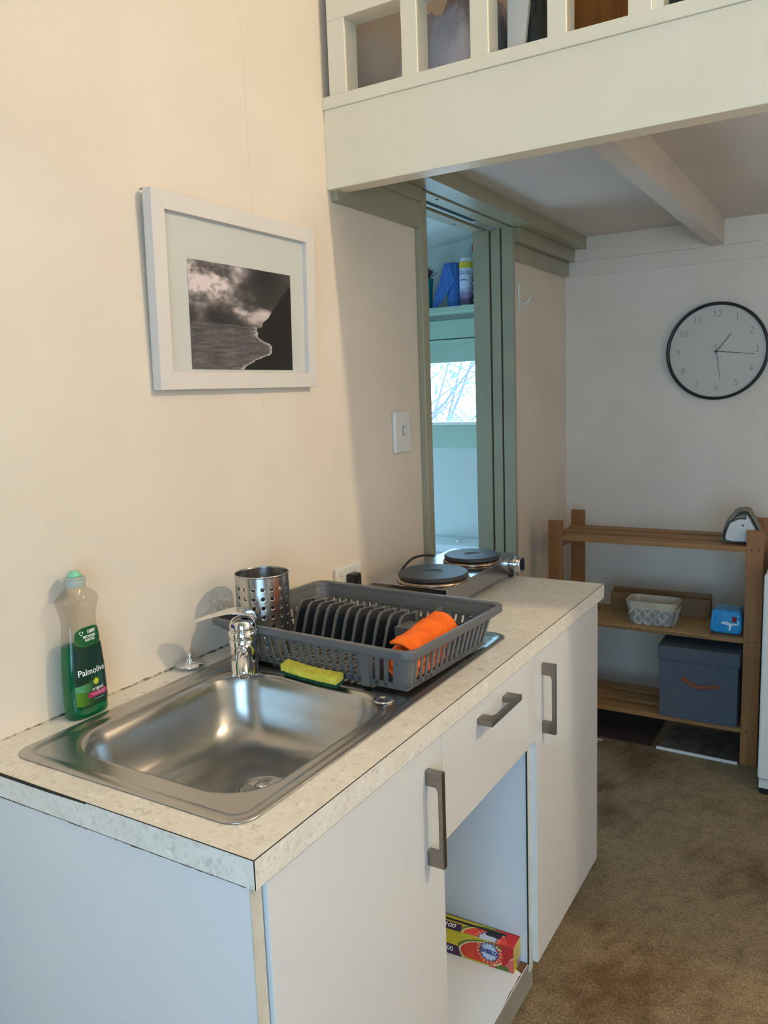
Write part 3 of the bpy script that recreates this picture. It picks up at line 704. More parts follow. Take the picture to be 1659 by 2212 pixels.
b = bmesh.new(); bmesh.ops.create_icosphere(b, subdivisions=4, radius=1)
for v in b.verts:
    p = v.co.copy(); k = 1+0.12*fbm(p.x*2.2, p.y*2.2, p.z*2.2)
    q = Vector([math.copysign(abs(c)**0.55, c) for c in p])
    v.co = Vector((0.4805+q.x*0.0285*k, 0.640+q.y*0.076*k, max(0.928+q.z*0.016*k, 0.9118)))
obj('folded_cloth', b, CL, cl, smooth=True)

# ---- perforated steel utensil holder
ux, uy, uz = 0.121, 0.612, 0.9135
uh = thing('utensil_holder', 'perforated stainless steel utensil holder standing inside the dish rack', 'utensil holder', (ux, uy, uz))
N, MZ = 72, 56; R = 0.0565; H = 0.166
b = bmesh.new(); VV = [[b.verts.new((ux+R*math.cos(2*PI*i/N), uy+R*math.sin(2*PI*i/N), uz+H*j/MZ)) for i in range(N)] for j in range(MZ+1)]
holes = set()
cols, rws = 18, 7; hr = 0.0039
cen = [((k+0.5)*2*PI/cols + (PI/cols if False else 0), 0.024+0.0195*q) for k in range(cols) for q in range(rws)]
def hole_at(a, z):
    for ca, cz_ in cen:
        da = abs((a-ca+PI) % (2*PI)-PI)*R
        if da < 0.006 and abs(z-cz_) < 0.006: return math.hypot(da, z-cz_) < hr
    return False
NC = 288; MC = 140
b.free(); b = bmesh.new(); vs = {}
def gv(i, j):
    i %= NC
    if (i, j) not in vs: vs[i, j] = b.verts.new((ux+R*math.cos(2*PI*i/NC), uy+R*math.sin(2*PI*i/NC), uz+H*j/MC))
    return vs[i, j]
for i in range(NC):
    for j in range(MC):
        if hole_at(2*PI*(i+.5)/NC, H*(j+.5)/MC): continue
        b.faces.new((gv(i, j), gv(i+1, j), gv(i+1, j+1), gv(i, j+1)))
o = obj('holder_body', b, STEELB, uh, smooth=True); so = o.modifiers.new('thick', 'SOLIDIFY'); so.thickness = 0.0007; so.offset = -1
b = bmesh.new(); loft(b, [ring(ux, uy, uz+H+dz, R+dr_, 64) for dr_, dz in ((0, -.002), (.0012, -.001), (.0016, .0005), (.0008, .0018), (-.0006, .0018), (-.0008, 0))], closed=True)
bmesh.ops.recalc_face_normals(b, faces=b.faces); obj('rolled_rim', b, STEELB, uh, smooth=True)
b = bmesh.new(); lathe(b, ux, uy, [(R-.001, uz+.0002), (R-.001, uz+.0014)], 64); obj('holder_base', b, STEELB, uh)

# ---- sponge
SPY = noisy('yellow_sponge', RGB(244,232,92), RGB(228,214,70), 60, 0.95, bmp=0.8, bd=0.002)
SPG = noisy('green_scourer', RGB(20,88,58), RGB(12,62,42), 80, 0.95, bmp=0.8, bd=0.001)
sg = thing('sponge', 'yellow and green scouring sponge lying at the front of the dish rack', 'sponge', (0.305, 0.512, 0.9045))
def slab(x0, x1, y0, y1, z0f, z1f, nx=34, ny=12, am=0.0007):
    bm = bmesh.new(); top_, bo = {}, {}
    for i in range(nx+1):
        for j in range(ny+1):
            u, v = i/nx, j/ny; ex = am*fbm(u*22, v*9, 1.0); x_ = x0+(x1-x0)*u + (ex if i in (0, nx) else 0); y_ = y0+(y1-y0)*v+(am*fbm(u*30, v, 4.0) if j in (0, ny) else 0) - 0.14*(x_-x0)
            top_[i, j] = bm.verts.new((x_, y_, z1f(u, v)+am*fbm(u*25, v*9, 9.0))); bo[i, j] = bm.verts.new((x_, y_, z0f(u, v)))
    for i in range(nx):
        for j in range(ny):
            bm.faces.new((top_[i,j], top_[i+1,j], top_[i+1,j+1], top_[i,j+1])); bm.faces.new((bo[i,j+1], bo[i+1,j+1], bo[i+1,j], bo[i,j]))
    for j in range(ny): bm.faces.new((bo[0,j], top_[0,j], top_[0,j+1], bo[0,j+1])); bm.faces.new((bo[nx,j+1], top_[nx,j+1], top_[nx,j], bo[nx,j]))
    for i in range(nx): bm.faces.new((bo[i+1,0], top_[i+1,0], top_[i,0], bo[i,0])); bm.faces.new((bo[i,ny], top_[i,ny], top_[i+1,ny], bo[i+1,ny]))
    bmesh.ops.recalc_face_normals(bm, faces=bm.faces)
    return bm
arch = lambda u: 0.006*(2*u-1)**2
obj('scourer_layer', slab(0.232, 0.380, 0.519, 0.545, lambda u, v: .9032+arch(u)*.4+.004*v, lambda u, v: .9090+arch(u)*.4+.004*v), SPG, sg)
obj('sponge_layer', slab(0.233, 0.379, 0.520, 0.545, lambda u, v: .9091+arch(u)*.4+.004*v, lambda u, v: .9215+arch(u)*.5+.003*v), SPY, sg)

# ================================================================ HOTPLATE
hp = thing('electric_hotplate', 'stainless steel double hotplate on the far end of the counter', 'hotplate', (0.24, 1.29, 0.9))
hx0, hx1, hy0, hy1, hz = 0.128, 0.343, 1.035, 1.512, 0.965
obj('body', B((hx0, hx1, hy0, hy1, 0.916, hz)), STEELH, hp, bevel=0.002)
for fx_, fy_ in ((hx0+.02, hy0+.03), (hx1-.022, hy0+.03), (hx0+.02, hy1-.03), (hx1-.014, hy1-.03)):
    b = bmesh.new(); lathe(b, fx_, fy_, [(.008, .9), (.0095, .903), (.0095, .9158)], 16); obj('foot', b, DARK, hp)
IRON_ = noisy('cast_iron', (0.022,0.023,0.026,1), (0.04,0.04,0.044,1), 30, 0.42)
RUST = noisy('heat_stained_ring', (0.26,0.19,0.14,1), (0.50,0.40,0.31,1), 20, 0.2, 0.9)
for cx_, cy_, rad in ((0.262, 1.122, .091), (0.262, 1.362, .079)):
    b = bmesh.new(); lathe(b, cx_, cy_, [(rad+.003, hz), (rad+.004, hz+.003), (rad+.001, hz+.007), (rad-.004, hz+.009)], 64); rg_ = obj('burner_ring', b, RUST, hp, smooth=True)
    b = bmesh.new(); lathe(b, cx_, cy_, [(rad-.004, hz+.0092), (rad, hz+.012), (rad, hz+.019), (rad-.003, hz+.0215), (rad*.93, hz+.0212), (rad*.30, hz+.0205), (rad*.27, hz+.0190), (0.001, hz+.0188)], 64)
    obj('burner_plate', b, IRON_, hp, smooth=True, bevel=0.0004)
def xcyl(prof, x0, y, z, n=32, rot=0):
    bm = bmesh.new(); loft(bm, [[(x0+dx_, y+r*math.cos(2*PI*k/n+rot), z+r*math.sin(2*PI*k/n+rot)) for k in range(n)] for r, dx_ in prof], cap0=True, cap1=True)
    bmesh.ops.recalc_face_normals(bm, faces=bm.faces); return bm
ky, kz = 1.468, 0.9425
kb = obj('knob', xcyl([(.0175, 0), (.0175, .006), (.0225, .0065), (.0238, .009), (.0238, .023), (.0215, .0265), (.0175, .027)], hx1, ky, kz), CHROME, hp, smooth=True, bevel=0.0005)
obj('knob_face', xcyl([(.0165, 0), (.0165, .001), (.0001, .0012)], hx1+.0268, ky, kz), DARK, kb)
b = bmesh.new(); box(b, hx1+.0275, hx1+.034, ky-.004, ky+.004, kz-.016, kz+.016); obj('knob_grip', b, DARK, kb, bevel=0.001)
obj('indicator_light', xcyl([(.0035, 0), (.0035, .002), (.002, .003)], hx1, 1.395, .937, 16), DARK, hp)
b = bmesh.new()
cord = [(0.13, 1.42, .950), (0.112, 1.42, .957), (0.085, 1.405, .960), (0.062, 1.375, .955), (0.050, 1.34, .935), (0.045, 1.30, .910), (0.045, 1.24, .9045), (0.055, 1.17, .9045), (0.052, 1.12, .910), (0.046, 1.108, .930), (0.040, 1.105, .942)]
def smooth_path(p, k=6):
    p = [Vector(q) for q in p]; out = []
    for i in range(len(p)-1):
        a = p[max(i-1, 0)]; b_ = p[i]; c = p[i+1]; d = p[min(i+2, len(p)-1)]
        for q in range(k):
            t = q/k; out.append(0.5*((2*b_)+(-a+c)*t+(2*a-5*b_+4*c-d)*t*t+(-a+3*b_-3*c+d)*t**3))
    return out+[p[-1]]
tube(b, smooth_path(cord), .0035, 10); obj('power_cord', b, DARK, hp, smooth=True)
b = bmesh.new(); box(b, 0.014, 0.042, 1.088, 1.122, .928, .965); obj('plug', b, DARK, hp, bevel=0.004)

# ---- wall outlet, switch
ol = thing('wall_outlet', 'white double power outlet low on the wall above the counter', 'outlet', (0, 1.11, 0.945))
obj('cover_plate', B((0.0, 0.012, 1.045, 1.168, 0.912, 0.985)), WPLAST, ol, bevel=0.003)
for yy in (1.062, 1.135): obj('rocker', B((0.0122, 0.0155, yy, yy+.016, .962, .977)), WPLAST, ol, bevel=0.001)
sw = thing('light_switch', 'white wall light switch beside the sliding door frame', 'switch', (0, 1.43, 1.328))
obj('cover_plate', B((0.0, 0.013, 1.383, 1.474, 1.266, 1.390)), WPLAST, sw, bevel=0.004)
obj('rocker_surround', B((0.0132, 0.0136, 1.425, 1.444, 1.318, 1.345)), mat('grey_line', RGB(120,112,104), 0.5), sw)
obj('rocker', B((0.0137, 0.0175, 1.4265, 1.4425, 1.3195, 1.3435)), WPLAST, sw, bevel=0.0015)

# ---- hook
hk = thing('wall_hook', 'white plastic hook on the wall right of the sliding door', 'hook', (0, 2.41, 1.80))
obj('hook_plate', B((0.0, 0.008, 2.398, 2.418, 1.752, 1.856)), WPLAST, hk, bevel=0.003)
b = bmesh.new(); tube(b, smooth_path([(0.006, 2.408, 1.782), (0.02, 2.408, 1.776), (0.038, 2.408, 1.782), (0.048, 2.408, 1.797), (0.051, 2.408, 1.808)]), .0045, 10); obj('prong', b, WPLAST, hk, smooth=True)

# ================================================================ FRAMED PICTURE (top leans slightly off the wall)
fp = thing('framed_picture', 'white framed black and white seascape photograph hanging on the wall', 'picture', (0.0, 0.716, 1.65))
PY0, PY1, PZ0, PZ1 = 0.462, 0.984, 1.467, 1.8435
FW = 0.034
def lean(bm):
    for v in bm.verts: v.co.x += (v.co.z-PZ0)*0.028
    return bm
def xo(z): return 0.002+(z-PZ0)*0.028
FR = mat('white_frame', RGB(224,214,206), 0.45)
xf0, xf1 = 0.002, 0.024
for quad in (((PY0, PZ0), (PY1, PZ0), (PY1-FW, PZ0+FW), (PY0+FW, PZ0+FW)), ((PY0, PZ1), (PY0+FW, PZ1-FW), (PY1-FW, PZ1-FW), (PY1, PZ1)),
             ((PY0, PZ0), (PY0+FW, PZ0+FW), (PY0+FW, PZ1-FW), (PY0, PZ1)), ((PY1, PZ0), (PY1, PZ1), (PY1-FW, PZ1-FW), (PY1-FW, PZ0+FW))):
    b = bmesh.new(); prism(b, quad, 0, xf0, xf1); obj('frame_bar', lean(b), FR, fp, bevel=0.0006)
b = B((xf0, 0.012, PY0+FW, PY1-FW, PZ0+FW, PZ1-FW)); obj('mat_board', lean(b), mat('mount_board', RGB(208,206,198), 0.5), fp)
def P2(u, v):       # picture plane from frame-relative u,v (0..1 in the opening)
    y = PY0+FW+(PY1-PY0-2*FW)*u; z = PZ0+FW+(PZ1-PZ0-2*FW)*v; return y, z
iu0, iu1, iv0, iv1 = 0.142, 0.885, 0.022, 0.735
# opening corners of the print measured on the mount
def pmap(u, v):
    y, z = P2(iu0+(iu1-iu0)*u, iv0+(iv1-iv0)*v); return (0.0128+(z-PZ0)*0.028, y, z)
def seascape(u, v):
    horizon = 0.445-0.03*u
    cliff = [(0.62, 0.0), (0.56, 0.03), (0.64, 0.10), (0.74, 0.17), (0.72, 0.30), (0.60, 0.34), (0.64, 0.40), (0.68, 0.46), (0.76, 0.56), (0.80, 0.62), (0.86, 0.70), (0.90, 0.78), (0.95, 0.84), (1.0, 0.87)]
    edge = 1.1
    ve = v + 0.03*fbm(u*14, v*14, 3)
    for (u0, v0), (u1, v1) in zip(cliff, cliff[1:]):
        if min(v0, v1) <= ve <= max(v0, v1): edge = u0+(u1-u0)*((ve-v0)/(v1-v0+1e-9)); break
    if ve > 0.87: edge = 1.1
    # beach line: dark sand right of a curved foam edge
    if v < horizon:
        foam = 0.47 + 0.30*smooth_step(0.0, 0.20, v) - 0.16*smooth_step(0.24, 0.34, v) + 0.03*fbm(u*9, v*22, 1)
        if u > foam:
            return (9, 8, 8)
        f = foam-u; g = 92 + 26*fbm(u*7, v*40, 5) + 14*fbm(u*30, v*90, 2)
        if f < 0.05: g = lerp((205,)*3, (g,)*3, f/0.05)[0] + 40*fbm(u*60, v*60, 8)
        if v > horizon-0.05: g = g*0.9 + 30*fbm(u*6, v*80, 9)
        g = max(40, min(215, g)); return (g, g*0.94, g*0.93)
    if u > edge: return (9, 8, 8)
    g = 52 + 22*(1-v) + 20*fbm(u*2, v*6, 6)
    c1 = smooth_step(0.36, 0.0, math.hypot((u-0.12)*0.9, (v-0.86)*0.95)-0.14+0.14*fbm(u*5, v*5, 11))
    g += 150*c1*(0.70+0.7*fbm(u*4, v*6, 13)+0.25*fbm(u*14, v*16, 17))
    c2 = smooth_step(0.10, 0.0, abs(v-0.80-(0.3-u)*0.2)-0.02+0.10*fbm(u*8, v*8, 21))*smooth_step(0.52, 0.30, u)
    g += 70*c2
    c3 = smooth_step(0.16, 0.0, math.hypot((u-0.70)*0.55, (v-0.535)*1.6)-0.05+0.08*fbm(u*6, v*14, 31))
    g += 135*c3
    g += 30*smooth_step(0.75, 1.0, u)*smooth_step(0.75, 0.95, v)
    g *= 1-0.28*smooth_step(horizon+0.26, horizon+0.10, v)*smooth_step(0.45, 0.15, u)
    g = max(14, min(225, (g-60)*1.12+52)); return (g, g*0.92, g*0.91)
print_grid('photo_print', 220, 190, pmap, seascape, print_mat('photo_paper', 0.7), fp)
b = B((0.0165, 0.0168, PY0+FW, PY1-FW, PZ0+FW, PZ1-FW)); obj('glazing', lean(b), glass('picture_glazing', ior=1.15), fp)
b = bmesh.new(); tube(b, [(0.001, 0.468, 1.8435), (0.001, 0.474, 1.848), (0.001, 0.480, 1.8435)], .001, 6); obj('hanging_loop', b, DARK, fp)

# ================================================================ CLOCK
ckx, ckz, ckr, cy_ = 0.6545, 1.5690, 0.2015, 2.999
ck = thing('wall_clock', 'round white wall clock with thin black rim on the far wall', 'clock', (ckx, cy_, ckz))
def ydisc(prof, n=96):
    bm = bmesh.new(); loft(bm, [[(ckx+r*math.cos(2*PI*k/n), cy_-d, ckz+r*math.sin(2*PI*k/n)) for k in range(n)] for r, d in prof], cap0=True, cap1=True)
    bmesh.ops.recalc_face_normals(bm, faces=bm.faces); return bm
bm = bmesh.new(); n = 96
loft(bm, [[(ckx+r*math.cos(2*PI*k/n), cy_-d, ckz+r*math.sin(2*PI*k/n)) for k in range(n)] for r, d in ((ckr-.001, 0), (ckr, .004), (ckr, .030), (ckr-.002, .033), (ckr-.008, .033), (ckr-.011, .030), (ckr-.012, .018), (ckr-.012, .004))], closed=True)
bmesh.ops.recalc_face_normals(bm, faces=bm.faces); obj('rim', bm, mat('black_rim', (0.008,0.008,0.008,1), 0.3), ck, smooth=True)
obj('dial', ydisc([(ckr-.0125, .001), (ckr-.0125, .018)]), mat('dial_white', RGB(204,200,190), 0.5), ck)
GINK = mat('dial_ink', RGB(110,108,100), 0.5); BINK = mat('hand_black', (0.012,0.012,0.012,1), 0.4)
for h in range(1, 13):
    a = math.radians(90-30*h); rr_ = ckr*0.765; cx2, cz2 = ckx+rr_*math.cos(a), ckz+rr_*math.sin(a)
    text_obj('numeral', str(h), 0.040, GINK, ck, (lambda u, v, cx2=cx2, cz2=cz2: (cx2+u, cy_-.0186, cz2+v)), weight=-0.0009)
def hand(name, deg, L, w_, tail, d):
    a = math.radians(90-deg); ca, sa = math.cos(a), math.sin(a); bm = bmesh.new()
    pts = [(-tail, -w_), (L, -w_*0.7), (L, w_*0.7), (-tail, w_)]
    prism(bm, [(ckx+p*ca-q*sa, ckz+p*sa+q*ca) for p, q in pts], 1, cy_-d, cy_-d-.0006); return obj(name, bm, BINK, ck)
hand('hour_hand', 38, ckr*.44, .0014, .01, .022); hand('minute_hand', 97, ckr*.74, .0013, .012, .024); hand('second_hand', 171.5, ckr*.60, .0009, ckr*.14, .026)
obj('hub', ydisc([(.004, .018), (.004, .028)], 20), BINK, ck)

# ================================================================ WOODEN RACK
wr = thing('wooden_shelf_rack', 'low slatted pine shelf rack with three shelves against the far wall', 'shelf rack', (0.5, 2.62, 0))
for x0, x1 in ((0.098, 0.157), (0.849, 0.908)):
    obj('post', B((x0, x1, 2.462, 2.484, 0, 0.902)), PINEZ, wr, bevel=0.0015)
    obj('post', B((x0-.003, x1-.003, 2.772, 2.794, 0, 0.902)), PINEZ, wr, bevel=0.0015)
    for z in (.105, .452, .800):
        obj('cross_rail', B((x0+.018, x0+.040, 2.484, 2.772, z-.016, z+.0195)), PINEX, wr)
for z in (.125, .475, .822):
    for yy, a, c in ((2.4635, .1575, .8485), (2.575, .112, .892), (2.683, .112, .892)):
        obj('slat', B((a, c, yy, yy+.066, z, z+.020)), PINEX, wr, bevel=0.0015)
for x in (0.112, 0.142, 0.868, 0.892):
    for z in (.832, .484, .134):
        b = bmesh.new(); bmesh.ops.create_cone(b, cap_ends=True, segments=12, radius1=.0028, radius2=.0028, depth=.0006)
        bmesh.ops.rotate(b, verts=b.verts, cent=(0,0,0), matrix=Matrix.Rotation(PI/2, 3, 'X')); bmesh.ops.translate(b, verts=b.verts, vec=(x, 2.4617, z)); obj('screw', b, SHADOWGAP, wr)

# ---- storage box
FEL = noisy('blue_grey_felt', RGB(92,96,104), RGB(72,77,86), 260, 0.95, bmp=0.4, bd=0.001)
sb = thing('storage_box', 'blue-grey felt storage box with lid on the lower pine shelf', 'box', (0.695, 2.6, 0.1455))
obj('box_body', B((0.552, 0.836, 2.452, 2.742, 0.1455, 0.415)), FEL, sb, bevel=0.004)
obj('lid', B((0.545, 0.842, 2.445, 2.749, 0.380, 0.435)), FEL, sb, bevel=0.004)
LEA = noisy('tan_leather', RGB(136,76,42), RGB(116,62,34), 30, 0.5)
b = bmesh.new()
pts = [(0.630, .3125), (0.640, .3185), (0.652, .3155), (0.672, .2985), (0.700, .2940), (0.730, .2960), (0.746, .3045), (0.762, .3055), (0.775, .3010), (0.776, .2930), (0.762, .2875), (0.738, .2860), (0.715, .2790), (0.690, .2790), (0.668, .2835), (0.655, .2960), (0.640, .3020)]
prism(b, pts, 1, 2.446, 2.4505); obj('leather_handle', b, LEA, sb, bevel=0.0008)
# ---- placemat
MAT_ = noisy('woven_straw', RGB(206,166,112), RGB(150,112,70), 150, 0.9, stretch=(1, 3, 1), bmp=0.8, bd=0.002, lo=0.44, hi=0.56)
b = bmesh.new(); V = {}
nx, ny = 60, 24
for i in range(nx+1):
    for j in range(ny+1):
        u, v = i/nx, j/ny; y = 2.452+0.25*v - 0.02*(1-v) + 0.006*math.sin(u*26)*(1-v); cut = max(0, 0.10-u)*0.9*(1-v)
        V[i, j] = b.verts.new((0.262+0.470*u, max(y+cut, 2.436), 0.4955+ 0.0010*max(0, math.sin(u*30))*(1-v)**3 + (0.0008 if v < .2 else 0)))
for i in range(nx):
    for j in range(ny): b.faces.new((V[i,j], V[i+1,j], V[i+1,j+1], V[i,j+1]))
o = obj('placemat', b, MAT_, smooth=True); so = o.modifiers.new('t', 'SOLIDIFY'); so.thickness = .002; so.offset = 1
tag(o, 'straw coloured woven placemat spread on the middle pine shelf', 'placemat')
# ---- long wooden box at the back of the mat
wb = thing('wooden_box', 'long plain wooden box standing behind the ceramic planter', 'box', (0.5, 2.70, 0.496))
obj('front_board', B((0.303, 0.700, 2.664, 2.672, 0.4985, 0.575)), BOARDW, wb, bevel=0.001)
obj('back_board', B((0.303, 0.700, 2.712, 2.720, 0.4985, 0.588)), BOARDW, wb, bevel=0.001)
obj('base_board', B((0.311, 0.692, 2.672, 2.712, 0.4985, 0.505)), BOARDW, wb)
for x in (0.303, 0.692): obj('end_board', B((x, x+.008, 2.672, 2.712, 0.4985, 0.575)), BOARDW, wb)
# ---- ceramic planter with woven relief
CER = noisy('glazed_ceramic', RGB(196,184,164), RGB(172,160,142), 18, 0.3)
def weave():
    m = mat('woven_relief_ceramic', RGB(188,180,166), 0.35); v = coords(m, (1, 1, 1), (0, math.radians(45), 0))
    sx_ = nn(m, 'ShaderNodeSeparateXYZ'); lk(m, v, sx_.inputs[0])
    return m
pl = thing('ceramic_planter', 'square cream and grey ceramic pot with basket weave relief on the placemat', 'pot', (0.508, 2.54, 0.498))
b = bmesh.new(); pcx, pcy = 0.508, 2.535
prf = [(.078, .4985, .024), (.082, .5005, .026), (.088, .530, .028), (.097, .572, .030), (.101, .592, .032), (.099, .594, .032), (.093, .590, .030), (.084, .545, .028), (.076, .506, .024), (.01, .504, .005)]
loft(b, [rring(pcx-a, pcx+a, pcy-a*.62, pcy+a*.62, r_, z, 6) for a, z, r_ in prf], cap0=True, cap1=True)
bmesh.ops.recalc_face_normals(b, faces=b.faces); obj('pot_body', b, CER, pl, smooth=True, bevel=0.0008)
# woven strips: short diagonal raised leaves in rows
STRIP = noisy('pale_weave', RGB(196,186,172), RGB(150,148,142), 40, 0.35)
GROUT = mat('grey_glaze', RGB(140,138,134), 0.4)
for face in range(2):
    for r_ in range(3):
        for k in range(9):
            zc = .510+.0205*r_; a = .083+(zc-.50)*.2; hz_ = .0135
            if face == 0:
                xx = pcx-.074+.0185*k; 
                if abs(xx-pcx) > a-.016: continue
                yb = pcy-a*.62
                sgn = 1 if (k+r_) % 2 == 0 else -1
                bm = bmesh.new(); q = [(-.0120, -hz_*.65), (-.0040, -hz_*1.05), (.0120, hz_*.65), (.0040, hz_*1.05)]
                A = [bm.verts.new((xx+sgn*p[0], yb-.0002-(p[1])*.12, zc+p[1])) for p in q]; D = [bm.verts.new((xx+sgn*p[0]*.7, yb-.003-(p[1])*.12, zc+p[1]*.75)) for p in q]
            else:
                if k > 4: continue
                yy = pcy-.037+.0185*k; xb = pcx+a; sgn = 1 if (k+r_) % 2 == 0 else -1
                bm = bmesh.new(); q = [(-.0120, -hz_*.65), (-.0040, -hz_*1.05), (.0120, hz_*.65), (.0040, hz_*1.05)]
                A = [bm.verts.new((xb+.0002+p[1]*.2, yy+sgn*p[0], zc+p[1])) for p in q]; D = [bm.verts.new((xb+.003+p[1]*.2, yy+sgn*p[0]*.7, zc+p[1]*.75)) for p in q]
            bm.faces.new(D)
            for i in range(4): bm.faces.new((A[i], A[(i+1) % 4], D[(i+1) % 4], D[i]))
            bmesh.ops.recalc_face_normals(bm, faces=bm.faces)
            obj('weave_leaf', bm, STRIP, pl)
bm = bmesh.new(); loft(bm, [rring(pcx-a, pcx+a, pcy-a*.62, pcy+a*.62, .027, z, 6) for a, z in ((.0835, .5005), (.0890, .528), (.0955, .562))])
obj('glaze_ground', bm, GROUT, pl, smooth=True)
# ---- blue packet
bp_ = thing('blue_packet', 'bright blue plastic packet beside the right pine post', 'packet', (0.78, 2.54, 0.496))
b = bmesh.new(); bmesh.ops.create_cube(b, size=1); bmesh.ops.subdivide_edges(b, edges=b.edges, cuts=9, use_grid_fill=True)
for v in b.verts:
    p = v.co*2; k = 1-0.10*(abs(p.x)**4+abs(p.z)**4)/2
    top_t = 1-0.12*max(0, p.z)
    v.co = Vector((0.784+p.x*.058*k*top_t + .003*fbm(p.x*3, p.y*3, p.z*3), 2.545+p.y*.052*k*top_t+.004*fbm(p.z*3, p.x*3, 5), .4960+.047*(1+p.z*k)+.003*fbm(p.x*4, p.z*4, 2)))
    v.co.z = max(v.co.z, .4960)
obj('wrapper', b, noisy('blue_film', RGB(30,140,200), RGB(52,160,214), 10, 0.2), bp_, smooth=True)
WF = mat('white_film', RGB(222,232,236), 0.25); RF = mat('red_patch', RGB(150,28,40), 0.3)
b = bmesh.new(); prism(b, [(.770, .5445), (.785, .547), (.800, .541), (.826, .541), (.826, .535), (.806, .534), (.800, .512), (.795, .512), (.795, .532), (.776, .536), (.768, .534)], 1, 2.4885, 2.4895); obj('printed_figure', b, WF, bp_)
obj('red_patch', B((.806, .821, 2.4885, 2.490, .546, .566)), RF, bp_)
# ---- iron
ir = thing('clothes_iron', 'white clothes iron wound in grey cord on the top pine shelf', 'iron', (0.835, 2.54, 0.842))
IW = mat('iron_white', RGB(206,206,206), 0.3); ID = mat('iron_dark', RGB(62,60,60), 0.4)
def outline(sc, cz=.895, cx=.832):
    p = [(-.064, -.042), (-.066, -.028), (-.060, .000), (-.048, .030), (-.030, .052), (-.012, .064), (.010, .066), (.022, .052), (.044, .010), (.062, -.030), (.060, -.044), (.030, -.050), (-.040, -.048)]
    return [(cx+x*sc, cz+z*sc) for x, z in p]
b = bmesh.new(); prism(b, outline(1.0), 1, 2.508, 2.60); obj('sole_housing', b, ID, ir, bevel=0.004)
b = bmesh.new(); p = outline(0.90); p = [q for q in p]; prism(b, [(x, max(z, .853)) for x, z in p[:4]] + [(.818, .938), (.842, .9375), (.8425, .954)] + [(x, z) for x, z in p[7:11]] + [(.80, .853)], 1, 2.498, 2.5078)
obj('white_shell', b, IW, ir, bevel=0.002)
b = bmesh.new(); prism(b, [(.800, .930), (.816, .942), (.838, .943), (.838, .954), (.822, .954), (.806, .944)], 1, 2.499, 2.5078); obj('handle_grip', b, mat('grip_grey', RGB(120,116,106), 0.5), ir, bevel=0.001)
b = bmesh.new(); bmesh.ops.create_uvsphere(b, u_segments=16, v_segments=10, radius=.0035); bmesh.ops.translate(b, verts=b.verts, vec=(.832, 2.4975, .915)); obj('spray_nozzle', b, DARK, ir)
CORD = mat('grey_cord', RGB(128,120,106), 0.6)
for q in range(4):
    b = bmesh.new(); pts = [(x, 2.516+.017*q+.004*math.sin(i+q), max(z, .8485)) for i, (x, z) in enumerate(outline(1.10+.02*(q % 2), .897))]; pts = smooth_path(pts+[pts[0]], 4)
    tube(b, pts, .0034, 8); obj('cord_loop', b, CORD, ir, smooth=True)
b = bmesh.new(); tube(b, smooth_path([(.845, 2.53, .968), (.820, 2.52, .975), (.806, 2.515, .968), (.812, 2.512, .962)]), .0045, 8); obj('cord_end', b, CORD, ir, smooth=True)
# ---- board on the floor under the rack, scrap
b = bmesh.new(); prism(b, [(0.545, 2.462), (0.843, 2.452), (0.843, 2.71), (0.575, 2.70)], 2, 0.001, 0.010)
fb_ = thing('flat_board', 'flat grey board with white edge lying under the pine rack', 'board', (0.7, 2.58, 0.0))
obj('board_body', b, noisy('mottled_grey', RGB(112,104,94), RGB(70,60,52), 22, 0.3), fb_)
b = bmesh.new(); prism(b, [(0.543, 2.457), (0.843, 2.447), (0.843, 2.452), (0.545, 2.462)], 2, 0.001, 0.012); obj('white_edging', b, WPLAST, fb_)
b = bmesh.new(); prism(b, [(0.285, 2.40), (0.322, 2.416), (0.312, 2.432), (0.335, 2.44), (0.29, 2.45)], 2, 0.0005, 0.0035)
tag(obj('paper_scrap', b, WPLAST), 'small white scrap on the carpet beyond the cabinet corner', 'paper')
# ---- dark mat under rack
tag(obj('floor_mat', B((0.16, 0.52, 2.47, 2.93, 0.0, 0.006)), noisy('maroon_mat', RGB(58,36,30), RGB(44,28,24), 20, 0.9), bevel=0.001), 'dark maroon mat on the floor under the pine rack', 'mat')

# ---- fridge
fr_ = thing('fridge', 'white fridge edge standing at the right of the pine rack', 'fridge', (1.2, 2.5, 0))
obj('fridge_body', B((0.934, 1.48, 2.30, 2.86, 0.035, 0.80)), WPLAST, fr_, bevel=0.01, seg=3)
obj('fridge_door', B((0.932, 1.482, 2.245, 2.292, 0.055, 0.795)), WPLAST, fr_, bevel=0.012, seg=4)
obj('door_seal', B((0.942, 1.47, 2.291, 2.301, 0.06, 0.79)), mat('grey_seal', RGB(130,126,116), 0.6), fr_)
obj('kick_strip', B((0.936, 1.478, 2.262, 2.30, 0.02, 0.052)), WPLAST, fr_)
for x in (0.955, 1.45):
    b = bmesh.new(); lathe(b, x, 2.275, [(.02, 0), (.02, .02)], 20); obj('foot', b, DARK, fr_)

